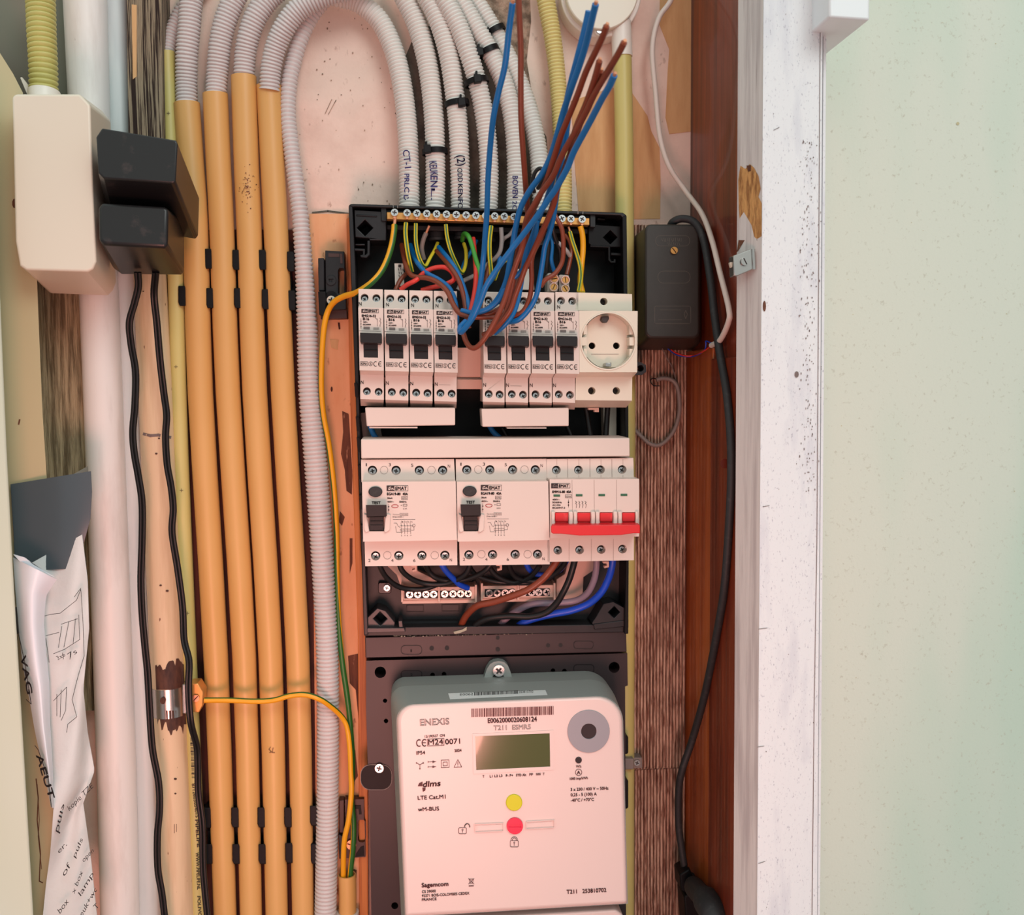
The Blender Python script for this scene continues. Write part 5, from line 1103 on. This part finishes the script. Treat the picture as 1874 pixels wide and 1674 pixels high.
# earth wires
earth([(722, 412, -.058), (721, 424, -.060), (717, 448, -.062), (709, 474, -.066), (697, 498, -.070), (680, 517, -.072), (662, 530, -.068), (648, 537, -.060), (630, 542, -.05), (612, 552, -.042), (600, 570, -.036), (593, 600, -.034), (589, 650, -.032), (588, 710, -.030), (592, 760, -.028), (602, 815, -.026), (611, 890, -.024), (616, 970, -.022), (617, 1060, -.022), (620, 1140, -.022), (627, 1215, -.022), (636, 1280, -.022), (642, 1340, -.022), (645, 1400, -.022), (643, 1460, -.024), (647, 1505, -.024), (646, 1550, -.024), (641, 1600, -.020), (640, 1640, -.016)],
      'long yellow and green earth wire running down left of the fuse box', .0023, [1]*4+[2]*9+[1]*3, twist=[(0, -90), (.2, -100), (.32, -230), (.42, -275), (.6, -300), (.76, -430), (1, -450)], bare=.007, grp=None)
earth([(374, 1281, -.042), (420, 1281, -.042), (465, 1283, -.042), (500, 1281, -.042), (530, 1273, -.042), (558, 1271, -.042), (585, 1279, -.042), (607, 1294, -.036), (625, 1311, -.030), (635, 1330, -.028), (640, 1365, -.028), (642, 1410, -.028), (643, 1450, -.029), (638, 1500, -.029), (630, 1540, -.027), (628, 1600, -.020), (629, 1640, -.016)],
      'yellow and green earth wire crossing the conduits from the earthing clamp', .0022, [1]*2+[2]*13+[1]*1, twist=[(0, -95), (.45, -90), (.7, -90), (.85, -240), (1, -280)], grp=None)
earth([(743, 408, -.054), (742, 425, -.056), (744, 448, -.058), (748, 472, -.058), (754, 497, -.054)], 'yellow green wire from the second screw of the earth bar')
earth([(761, 409, -.054), (761, 440, -.056), (765, 464, -.058), (772, 482, -.058), (779, 487, -.056), (787, 473, -.05), (796, 457, -.042), (801, 445, -.034)], 'V shaped yellow green wire from the third screw to the grommet', r=.0015)
earth([(816, 411, -.054), (818, 432, -.056), (824, 456, -.058), (834, 480, -.058), (845, 499, -.056), (852, 485, -.05), (853, 462, -.044), (849, 446, -.036)], 'V shaped yellow green wire in the middle of the box', r=.0015)
earth([(899, 414, -.056), (896, 440, -.06), (896, 466, -.062), (898, 490, -.062), (899, 508, -.06)], 'yellow green wire right of the lone blue wire')
earth([(1043, 424, -.054), (1048, 442, -.056), (1054, 460, -.058), (1061, 484, -.060), (1063, 508, -.064), (1059, 533, -.068)], 'thin striped earth wire at the right, from the last but one screw', r=.0016, bare=.004)
earth([(1062, 414, -.056), (1066, 430, -.056), (1067, 456, -.056), (1064, 490, -.058), (1062, 516, -.062), (1066, 535, -.066)], 'thick ochre earth wire from the last screw of the earth bar', .0022, [2]*7+[1]*3+[2]*6)
earth([(930, 474, -.04), (918, 482, -.04), (911, 496, -.042), (905, 512, -.044)], 'short yellow green wire hidden behind the bundle', r=.0015)
# grommets of the hoses
for x, y in ((800, 438), (846, 436), (893, 440), (944, 444), (990, 448)):
    mb = MB(); p = [W(x, y-18, -.028), W(x, y, -.030)]; mb.tube(p, .0058, seg=20, cap=False); mb.tube([p[1]-Vector((0, 0, .001)), p[1]+Vector((0, 0, .001))], .0066, seg=20)
    mb.build('hose_grommet', 'dark_rubber', fb, normals=False)
t = thing('terminal_block', W(1021, 520, -.05), 'clear terminal block with four screws between the wires and the right breakers', 'terminal block')
mb = MB(); mb.prism([(1002, 499), (1021, 500), (1021, 534), (1002, 534)], -.070, -.052); mb.prism([(1023, 502), (1042, 503), (1042, 534), (1023, 534)], -.070, -.052); mb.build('housing', 'clear_plastic', t, bevel=.0012)
for x, y in ((1014.6, 510), (1035, 512), (1013.6, 525), (1034.6, 528)):
    mb = MB(); mb.prism(circ(x, y, 8, 20), -.0725, -.069, holes=[circ(x, y, 6.2, 20)]); mb.build('collar', 'terminal_pink', t); screw(t, x, y, 5.8, -.0715, 'brass', a=x, slot=True)
mb = MB(); mb.prism([(722, 482), (738, 482), (740, 524), (723, 522)], -.045, -.03); mb.prism([(936, 492), (975, 492), (978, 530), (936, 530)], -.040, -.03); mb.flat([(729, 484), (734, 484), (734, 489), (729, 489)], -.0455, 1)
for x, y in ((729, 493), (733, 492), (737, 494), (730, 499), (734, 500), (730, 505)): mb.stroke([(x, y-2), (x+1, y+2)], 1, -.0455, 1)
tagit(mb.build('data_label', ['cable_white', 'ink'], fb, normals=False, smooth=False), 'small white printed label behind the wires')

# lower wiring
LG = 'black wires looping below the residual current switches'
K = 'wire_black'; r_ = .0021
wire(K, [(693, 1028, -.07), (698, 1042, -.068), (708, 1057, -.064), (727, 1072, -.058), (750, 1078, -.054), (777, 1077, -.054), (800, 1069, -.056), (815, 1060, -.056)], r_, 'leftmost and lowest hanging black wire of the loops', LG)
wire(K, [(730, 1028, -.068), (736, 1044, -.066), (752, 1058, -.062), (775, 1067, -.058), (801, 1069, -.058), (826, 1065, -.06), (852, 1050, -.066), (862, 1028, -.07)], r_, 'black wire looping from under the second screw of the left switch', LG)
wire(K, [(778, 1028, -.068), (784, 1044, -.062), (796, 1056, -.06), (818, 1062, -.058), (846, 1061, -.06), (872, 1053, -.064), (890, 1042, -.068), (902, 1026, -.07)], r_, 'black wire looping across the joint of the two switches', LG)
wire(K, [(856, 1028, -.058), (863, 1044, -.056), (877, 1055, -.054), (908, 1064, -.052), (944, 1065, -.054), (970, 1055, -.06), (988, 1035, -.068)], r_, 'long flat black wire loop below the right switch', LG)
wire(K, [(893, 1028, -.06), (900, 1044, -.058), (913, 1056, -.056), (935, 1065, -.054), (962, 1066, -.054), (990, 1062, -.056), (1012, 1052, -.06), (1030, 1036, -.066), (1036, 1024, -.07)], r_, 'black wire loop ending under the main switch', LG)
wire(K, [(930, 1026, -.066), (935, 1044, -.062), (948, 1058, -.058), (972, 1063, -.056), (996, 1058, -.058)], r_, 'short black wire under the right half of the right switch', LG)
wire('wire_blue2', [(806, 1028, -.07), (815, 1043, -.068), (827, 1056, -.064), (841, 1069, -.058), (856, 1076, -.052)], .0023, 'blue wire going down into the left terminal strip', 'blue wires below the switches')
wire('wire_blue2', [(962, 1028, -.06), (969, 1042, -.058), (982, 1050, -.056), (1002, 1052, -.056), (1021, 1045, -.06), (1033, 1032, -.066), (1038, 1022, -.07)], .0022, 'dark blue wire loop between right switch and main switch', 'blue wires below the switches')
SG = 'thick supply wires from the meter to the main switch'
wire(N, [(1022, 1020, -.078), (1014, 1034, -.078), (1002, 1050, -.078), (988, 1064, -.076), (966, 1079, -.074), (938, 1090, -.07), (904, 1101, -.064), (874, 1108, -.058), (855, 1124, -.048), (845, 1142, -.04), (842, 1156, -.036)], .0027, 'thick brown supply wire', SG)
wire(K, [(1053, 1020, -.074), (1048, 1040, -.074), (1041, 1062, -.072), (1031, 1083, -.07), (1018, 1104, -.066), (998, 1121, -.062), (968, 1128, -.058), (930, 1127, -.054), (895, 1131, -.05), (872, 1142, -.044), (862, 1156, -.038)], .0026, 'thick black supply wire', SG)
wire('wire_mauve', [(1092, 1020, -.068), (1091, 1042, -.066), (1086, 1064, -.062), (1074, 1086, -.056), (1052, 1099, -.05), (1015, 1103, -.048), (975, 1105, -.046), (945, 1118, -.042), (922, 1136, -.038), (906, 1156, -.034)], .0026, 'thick mauve grey supply wire', SG)
wire('wire_blue2', [(1122, 1018, -.068), (1119, 1040, -.066), (1112, 1062, -.062), (1100, 1084, -.058), (1078, 1104, -.052), (1045, 1117, -.048), (1008, 1124, -.046), (970, 1134, -.042), (948, 1146, -.038), (940, 1160, -.034)], .0029, 'thick bright blue supply wire', SG)

# ================================================================== METER
YB = -.030
ms = thing('meter_board', W(905, 1500, -.012), 'dark plastic meter mounting board below the fuse box', 'meter board')
mb = MB(); mb.prism([(668, 1166), (1146, 1154), (1147, 1193), (669, 1204)], -.044, -.009)
for p in (rrect(734, 1181, 772, 1197, 7), rrect(1050, 1173, 1086, 1187, 6)): mb.stroke(p, 1, -.0443, 1, closed=True)
for x, y, r in ((790, 1186, 4.2), (818, 1185.5, 4.2), (911, 1167, 3.6), (911, 1188, 4.2), (1003, 1181, 3.8), (1026, 1180.5, 3.8)): mb.flat(circ(x, y, r, 14), -.0443, 1)
mb.build('top_rail', ['meter_board', 'black_ink'], ms, bevel=.0006)
mb = MB(); random.seed(13)
for i in range(150):
    x = random.uniform(720, 1060); y = 1165-(x-668)*.024+random.gauss(0, 1.2); mb.prism(circ(x, y, random.uniform(.6, 1.8), 5, ry=random.uniform(.4, 1)), -.0447, -.0438)
mb.prism([(830, 1156), (846, 1152), (854, 1147), (854, 1153), (842, 1158), (832, 1160)], -.047, -.044)
o = mb.build('dust_crumbs', 'dust', normals=False, smooth=False); tagit(o, 'line of dust and crumbs on top of the meter board rail', 'dust', kind='stuff')
holes = [circ(696, 1230, 10.5, 24), circ(1124, 1221, 10, 24)]+[circ(x, y, r, 12) for x, y, r in ((791.6, 1235, 4.4), (812.6, 1233.5, 4.4), (704.7, 1282, 4), (706.5, 1319, 4.2), (1012, 1227, 4.3), (1033, 1227.7, 4.3), (722.5, 1657, 6.5))]
mb = MB(); mb.prism([(670, 1209), (900, 1202), (1148, 1195), (1149, 1254), (1144, 1256), (1148, 2200), (688, 2200), (676, 1446), (673, 1398), (670, 1300)], -.040, -.009, holes=holes)
mb.prism([(676, 1206), (1146, 1194), (1146, 2200), (696, 2200)], -.020, -.010, mi=1)
for p in (rrect(734, 1227, 772, 1241, 6), rrect(1050, 1216, 1087, 1231, 6)): mb.stroke(p, 1, -.0403, 1, closed=True)
text(mb, '2', (751, 1237), (755, 1237), 5, -.0403, 1); text(mb, '1', (751, 1193), (754, 1193), 5, -.0443, 1)
mb.build('plate', ['meter_board', 'black_plastic'], ms, normals=False, smooth=False)
mb = MB(); cl = rrect(660, 1399, 717, 1445, 18); mb.prism(cl, -.0405, -.039, mi=0); mb.stroke(cl, 1.2, -.0408, 1, closed=True); mb.build('latch', ['black_plastic', 'cable_grey'], ms)
screw(ms, 694, 1406, 8, -.0425, 'steel')
mb = MB()
for y0_, y1_ in ((1346, 1380), (1426, 1480)): mb.prism(rrect(1136, y0_, 1150, y1_, 4), -.034, -.02)
mb.build('edge_tab', 'black_plastic', ms, bevel=.0006)
t = thing('conduit_saddle', W(1160, 1396, -.01), 'small grey pipe saddle screwed to the fluted timber', 'pipe saddle')
mb = MB(); mb.prism([(1158, 1386), (1175, 1386), (1176, 1406), (1158, 1406)], -.020, -.009); mb.prism([(1126, 1388), (1160, 1388), (1160, 1408), (1126, 1408)], -.0285, -.009); mb.build('body', 'cable_grey', t, bevel=.0006)
screw(t, 1166, 1396, 5.5, -.0215, 'steel')

mt = thing('electricity_meter', W(930, 1460, -.06), 'white smart electricity meter with display and yellow and red buttons', 'electricity meter')
YM = -.100
def arc(cx, cy_, rx, ry, a0, a1, n=7): return [(cx+rx*math.cos(math.radians(a0+(a1-a0)*k/n)), cy_+ry*math.sin(math.radians(a0+(a1-a0)*k/n))) for k in range(n+1)]
def rq(TL, TR, BR_, BL_, rl, rr2, n=8):
    """four sided outline with rounded upper corners"""
    TL, TR, BR_, BL_ = map(Vector, (TL, TR, BR_, BL_))
    def corner(p, a, b, r):
        u = (a-p).normalized()*r; v = (b-p).normalized()*r; o = []
        for k in range(n+1):
            t_ = math.pi/2*k/n; o.append(p+u*(1-math.sin(t_))+v*(1-math.cos(t_)))
        return [(q.x, q.y) for q in o]
    return corner(TL, BL_, TR, rl)+corner(TR, TL, BR_, rr2)+[(BR_.x, BR_.y), (BL_.x, BL_.y)]
face = rq((724, 1288.5), (1139, 1270.5), (1149, 1653.5), (741, 1678), 32, 48)
back1 = rq((714, 1256), (1128, 1241.5), (1140, 1648), (734, 1674), 27, 50)
mb = MB(); mb.prism(face, YM+.004, YM+.034, back=back1)
bk_ = [W(p[0], p[1], YM+.034) for p in back1]; b2 = [Vector((v.x, -.041, v.z)) for v in bk_]; nn_ = len(bk_)
mb.add(bk_+b2, [[i, (i+1) % nn_, nn_+(i+1) % nn_, nn_+i] for i in range(nn_)])
mb.build('case', 'meter_grey', mt, angle=30)
face2 = rq((729, 1292), (1135, 1275), (1145.5, 1650), (744, 1674), 30, 46)
mb = MB(); mb.prism(face2, YM, YM+.004, back=face); mb.build('front_cover', 'meter_white', mt, bevel=.0015, seg=3, angle=30)
mb = MB(); mb.prism([(880, 1258), (886, 1240), (891, 1224), (897, 1215), (904, 1211), (913, 1209.5), (922, 1211), (929, 1217), (934, 1228), (938, 1242), (942, 1257)], -.050, -.041, holes=[circ(912, 1243, 11.5, 20)]); mb.build('hanging_lug', 'meter_grey', mt, bevel=.0012)
screw(mt, 913, 1227.5, 10.5, -.0535, a=.7)
# lower terminal cover
mb = MB(); mb.prism([(744, 1688), (1128, 1665), (1139, 1674), (1150, 1700), (1150, 1900), (744, 1900)], YM+.012, -.041); mb.build('terminal_cover', 'meter_white', mt, bevel=.002, seg=3)
# barcode sticker on the sloping top
def topy(px, py):
    # plane through the case top edge and the face top edge
    t_ = (py-(1256-(px-714)*.035))/((1288.5-(px-724)*.043)-(1256-(px-714)*.035)); t_ = max(0, min(1, t_)); return YM+.034-.030*t_-.0006
mb = MB()
def strip(mb, x0_, y0_, x1_, y1_, mi, n=12, f=topy):
    for k in range(n):
        a, b = k/n, (k+1)/n; mb.flat([(x0_[0]+(x1_[0]-x0_[0])*a, x0_[1]+(x1_[1]-x0_[1])*a), (x0_[0]+(x1_[0]-x0_[0])*b, x0_[1]+(x1_[1]-x0_[1])*b), (y0_[0]+(y1_[0]-y0_[0])*b, y0_[1]+(y1_[1]-y0_[1])*b), (y0_[0]+(y1_[0]-y0_[0])*a, y0_[1]+(y1_[1]-y0_[1])*a)], f, mi)
strip(mb, (820, 1268.4), (823.5, 1279.6), (998, 1262.5), (1002, 1271.6), 0)
random.seed(17); x = 868
while x < 948:
    w = random.choice((.7, 1, 1.6)); yb_ = 1273.5-(x-840)*.042; mb.flat([(x, yb_-6), (x+w, yb_-6), (x+w, yb_), (x, yb_)], lambda a, b: topy(a, b)-.0003, 1); x += w+random.choice((.7, 1.1))
text(mb, 'E0062', (842, 1272.5), (866, 1271.5), 4, lambda a, b: topy(a, b)-.0003, 1); text(mb, '253810702', (950, 1268), (976, 1267), 4, lambda a, b: topy(a, b)-.0003, 1)
mb.build('barcode_sticker', ['paper', 'black_ink'], mt, normals=False, smooth=False)
# display, port, buttons
mb = MB(); mb.prism([(864.6, 1343), (1013, 1336), (1014, 1408.5), (866.5, 1416)], YM-.0006, YM+.001, holes=[[(869.5, 1347), (1006, 1341.5), (1007, 1402.5), (871.5, 1409)]]); mb.build('display_frame', 'meter_white', mt)
mb = MB(); mb.prism([(869.5, 1347), (1006, 1341.5), (1007, 1402.5), (871.5, 1409)], YM-.0002, YM+.001); mb.build('display', 'lcd', mt)
mb = MB(); mb.prism(circ(1077.3, 1338.3, 38.6, 48, ry=39), YM-.0010, YM+.001, holes=[circ(1077.6, 1338, 14.2, 28)], cap_back=False); mb.build('optical_port', 'port_grey', mt, bevel=.0004)
mb = MB(); mb.prism(circ(1077.6, 1338, 14.1, 28), YM-.0001, YM+.001); mb.build('port_lens', 'port_lens', mt)
mb = MB(); mb.prism(circ(1059, 1391, 6, 20), YM-.0008, YM+.001); mb.build('pulse_light', 'port_lens', mt, bevel=.0003)
mb = MB(); mb.prism(circ(941, 1469, 15, 32), YM-.0014, YM+.001); mb.build('yellow_button', 'yellow_button', mt, bevel=.0005)
mb = MB(); mb.prism(circ(942.3, 1511.5, 15, 32), YM-.0014, YM+.001, holes=[[(931, 1509), (953.5, 1509), (953.5, 1513.5), (931, 1513.5)]], cap_back=False); mb.prism([(931, 1509), (953.5, 1509), (953.5, 1513.5), (931, 1513.5)], YM-.0008, YM+.001); mb.build('red_button', 'red_button', mt)
for q in ([(869, 1508.5), (920.5, 1506.5), (920.5, 1520), (870.5, 1522.5)], [(963.4, 1504), (1013.7, 1501), (1013.7, 1514), (963.6, 1516.5)]):
    mb = MB(); q2 = [(q[0][0]-.8, q[0][1]-.8), (q[1][0]+.8, q[1][1]-.8), (q[2][0]+.8, q[2][1]+.8), (q[3][0]-.8, q[3][1]+.8)]
    mb.prism(q2, YM-.0014, YM+.0005, holes=[q], cap_back=False); mb.prism([(q[0][0]+2, q[0][1]+2), (q[1][0]-4, q[1][1]+2), (q[2][0]-4, q[2][1]-3), (q[3][0]+4, q[3][1]-3)], YM-.0003, YM+.0005); mb.build('label_slot', 'meter_grey' if 0 else 'meter_white', mt)
mb = MB(); yy = YM-.0005
text(mb, 'ENEXIS', (769, 1327.5), (822.5, 1325), 11.5, yy, 1, outline=True)
random.seed(31); x = 862.5
while x < 1013:
    w = random.choice((1, 1.3, 1.8, 2.6)); y = 1296.5-(x-862.5)*.031; mb.flat([(x, y), (min(x+w, 1014), y), (min(x+w, 1014), y+15.5), (x, y+16)], yy, 0); x += w+random.choice((.8, 1, 1.5))
text(mb, 'E0062000020608124', (893, 1322.8), (982.5, 1319.6), 8.6, yy, 0, thick=.35)
text(mb, 'T211  ESMR5', (903.5, 1336), (971.5, 1333.8), 8.5, yy, 1, outline=True)
text(mb, '13/190537  ON', (777.7, 1350), (814, 1347.6), 4.6, yy, 0, thick=.15)
for cx, e_ in ((767, 0), (777, 1)):
    mb.stroke([(cx+4.6*math.cos(math.radians(a_)), 1359.5-e_*.4+6*math.sin(math.radians(a_))) for a_ in range(60, 301, 20)], 1.7, yy)
    if e_: mb.stroke([(cx-3, 1359), (cx+2, 1359)], 1.6, yy)
text(mb, 'M24', (784, 1363), (811, 1361.5), 9.6, yy, 0, thick=.25); mb.stroke([(782, 1352.5), (812.4, 1351), (812.6, 1363.6), (782.4, 1365)], .9, yy, closed=True)
text(mb, '0071', (815, 1362), (842, 1360.5), 9.6, yy, 0, thick=.25)
text(mb, 'IP54', (762.3, 1381), (778, 1380), 6.5, yy, 0, thick=.2); text(mb, '2024', (832, 1375.8), (844.6, 1375), 4.6, yy, 0, thick=.3)
for a_ in (90, 210, 330):
    e_ = (768.5+7*math.cos(math.radians(a_)), 1399.5+7*math.sin(math.radians(a_))); mb.stroke([(768.5, 1399.5), e_], .9, yy); mb.flat(circ(e_[0], e_[1], 1.3, 8), yy, 0)
for y in (1394, 1403.2): mb.stroke([(783, y), (798, y-.5)], .8, yy); mb.stroke([(792, y-2), (796, y-.3), (792, y+1.6)], .8, yy, closed=True); mb.stroke([(783.4, y-1.6), (783.4, y+1.6)], .8, yy)
mb.stroke([(807.4, 1391), (821.6, 1390.4), (822, 1404), (807.8, 1404.8)], .9, yy, closed=True); mb.stroke([(811, 1394.6), (818.4, 1394.2), (818.6, 1400.8), (811.2, 1401.2)], .9, yy, closed=True)
mb.stroke([(838, 1389.8), (845, 1403.4), (831, 1404)], .9, yy, closed=True); mb.stroke([(838, 1394.5), (838, 1399.5)], 1, yy); mb.flat(circ(838, 1401.6, .7, 6), yy, 0)
for s_, x0_, x1_ in (('T', 883.5, 886.5), ('L1 L2 L3', 896.5, 919.5), ('P- P+', 926, 939), ('STD Alt', 944.5, 963), ('FF', 969, 975.5), ('NW', 981.5, 990), ('T', 993.5, 996.5)): text(mb, s_, (x0_, 1423-(x0_-884)*.042), (x1_, 1423-(x1_-884)*.042), 4.4, yy, 0, thick=.2)
mb.flat([(764.5, 1438.5), (767, 1433), (773.5, 1430), (773, 1438.5)], yy, 0); mb.flat([(772.8, 1441), (779, 1441), (778.5, 1446), (774, 1449)], yy, 0)
text(mb, 'dlms', (773.5, 1440), (805.5, 1437.8), 10, yy, 0, shear=.2, thick=.5)
text(mb, 'LTE Cat.M1', (764.7, 1463.4), (815.5, 1460.8), 7, yy, 0, thick=.25); text(mb, 'wM-BUS', (765, 1484.5), (803.6, 1482.6), 7, yy, 0, thick=.25)
mb.stroke(rrect(839.5, 1514.5, 853.5, 1525.5, 2, 3), .9, yy, closed=True); mb.stroke(circ(846.4, 1518.2, 1.4, 8), .7, yy, closed=True); mb.stroke([(846.4, 1519.5), (846.4, 1523)], .8, yy)
mb.stroke([(855+4.6*math.cos(math.radians(a_)), 1512.5+5.4*math.sin(math.radians(a_))) for a_ in range(180, 371, 19)], 1.9, yy, 1)
mb.stroke(rrect(934, 1538, 948.6, 1549.6, 2, 3), .9, yy, closed=True); mb.stroke(circ(941.2, 1541.8, 1.4, 8), .7, yy, closed=True); mb.stroke([(941.2, 1543), (941.2, 1547)], .8, yy)
for r__ in (6, 3.8): mb.stroke([(941.2+r__*math.cos(math.radians(a_)), 1537.5+(r__+.6)*math.sin(math.radians(a_))) for a_ in range(180, 361, 18)], .8, yy)
text(mb, 'Sagemcom', (772, 1623.4), (820.5, 1620.6), 7.4, yy, 0, thick=.45); text(mb, 'CS 39000', (772.2, 1634), (797.5, 1632.4), 4.6, yy, 0, thick=.2)
text(mb, '92271 BOIS-COLOMBES CEDEX', (772.2, 1641.4), (859, 1636.4), 4.6, yy, 0, thick=.2); text(mb, 'FRANCE', (772.2, 1648.6), (799, 1646.8), 4.6, yy, 0, thick=.2)
mb.stroke([(857.4, 1607.5), (867.4, 1617.5)], .9, yy); mb.stroke([(867.4, 1607.5), (857.4, 1617.5)], .9, yy); mb.stroke([(858.8, 1608.4), (866.4, 1608.2), (864.8, 1616), (860.4, 1616)], .8, yy, closed=True); mb.stroke([(858.4, 1621), (866.4, 1620.6)], 1.9, yy)
text(mb, 'Wh', (1054.3, 1405), (1063.6, 1404.6), 5, yy, 0, thick=.15); mb.stroke(circ(1059, 1413.2, 5.9, 22), .9, yy, closed=True); text(mb, 'A', (1056, 1416.4), (1062, 1416.2), 6, yy, 0, thick=.3)
text(mb, '1000 imp/kWh', (1043, 1427), (1075.8, 1425.4), 4.4, yy, 0, thick=.2)
text(mb, '3 x 230 / 400 V ~ 50Hz', (1044.5, 1447.2), (1113.5, 1444.6), 5.4, yy, 0, thick=.22); text(mb, '0,25 - 5 (100) A', (1044.7, 1457), (1092, 1455.2), 5.4, yy, 0, thick=.22); text(mb, '-40°C / +70°C', (1044.9, 1467), (1087, 1465.2), 5.4, yy, 0, thick=.22)
text(mb, 'T211   253810702', (1037.3, 1635.4), (1109.6, 1631.8), 7.2, yy, 0, thick=.3)
mb.build('printing', ['meter_ink', 'grey_ink'], mt, normals=False, smooth=False)

# ================================================================== BRACKETS LEFT OF THE BOX
t = thing('conduit_bracket', W(606, 525, -.01), 'black plastic bracket with a white screw beside the top of the fuse box', 'bracket', 'black brackets left of the fuse box')
mb = MB(); mb.prism([(595, 458), (630, 460), (632, 500), (634, 566), (596, 568)], -.026, -.008, holes=[rrect(619, 491, 630, 538, 4)]); mb.build('plate', 'charcoal', t, bevel=.0006)
mb = MB(); mb.prism([(582, 472), (593, 472), (594, 532), (583, 532)], -.030, -.008); mb.build('side_rail', 'charcoal', t, bevel=.0006)
mb = MB(); mb.prism([(582, 533), (596, 533), (597, 578), (584, 576)], -.034, -.008); mb.build('hook', 'black_plastic', t, bevel=.0006)
mb = MB(); mb.prism([(586, 566), (635, 566), (636, 583), (587, 584)], -.020, -.008); mb.build('foot', 'brown_bracket', t, bevel=.0006)
mb = MB(); mb.prism([(601, 463), (621, 464), (621, 470), (601, 470)], -.0265, -.025); mb.prism([(622, 464), (626, 464), (627, 482), (623, 482)], -.0265, -.025); mb.build('red_marks', 'brown_bracket', t)
mb = MB(); mb.prism(circ(606, 513, 9, 18, ry=9), -.0275, -.025, holes=[circ(605, 513, 3, 10)]); mb.build('boss', 'charcoal', t, bevel=.0003)
mb = MB(); mb.prism(circ(606, 546, 12.5, 20, ry=14), -.0268, -.0255); mb.build('screw_recess', 'black_plastic', t)
screw(t, 606, 549, 8, -.0295, 'cream_plastic', a=.2)
t = thing('conduit_bracket', W(645, 1515, -.01), 'reddish black plastic bracket behind the two earth wires near the bottom', 'bracket', 'black brackets left of the fuse box')
mb = MB(); mb.prism([(631, 1463), (666, 1462), (669, 1568), (634, 1570)], -.017, -.008, holes=[rrect(655, 1500, 669, 1541, 5)]); mb.build('plate', 'brown_bracket', t, bevel=.0006)
mb = MB(); mb.prism([(620, 1464), (630, 1464), (630, 1524), (621, 1524)], -.017, -.008); mb.build('side_rail', 'brown_bracket', t, bevel=.0006)
mb = MB(); mb.prism([(619, 1526), (631, 1532), (632, 1568), (621, 1572)], -.018, -.008); mb.build('hook', 'charcoal', t, bevel=.0006)
mb = MB(); mb.prism([(648, 1474), (660, 1474), (662, 1490), (657, 1490), (656, 1480), (648, 1480)], -.0178, -.0165); mb.prism([(652, 1562), (660, 1550), (666, 1548), (667, 1566), (650, 1568)], -.0178, -.0165); mb.build('rib', 'black_plastic', t)
screw(t, 643, 1546, 9, -.0195, 'copper', slot=True)
mb, path, rr = pipe('x', [(635, 1600, -.018), (636, 1630, -.018), (636, 1668, -.018)], [16.5, 16.5, 16.5], '', '', extra=True, hollow='start')
tagit(mb.build('short_conduit', 'yellow_conduit', normals=False, angle=50), 'short yellow conduit stub taking the two earth wires at the bottom', 'conduit')
mb = MB(); mb.tube([W(636, 1668, -.018), W(637, 1740, -.018)], 21*px2m(-.018), seg=28); tagit(mb.build('conduit_coupling', 'cable_white', normals=False, angle=50), 'pale coupling under the short yellow conduit stub', 'coupling')
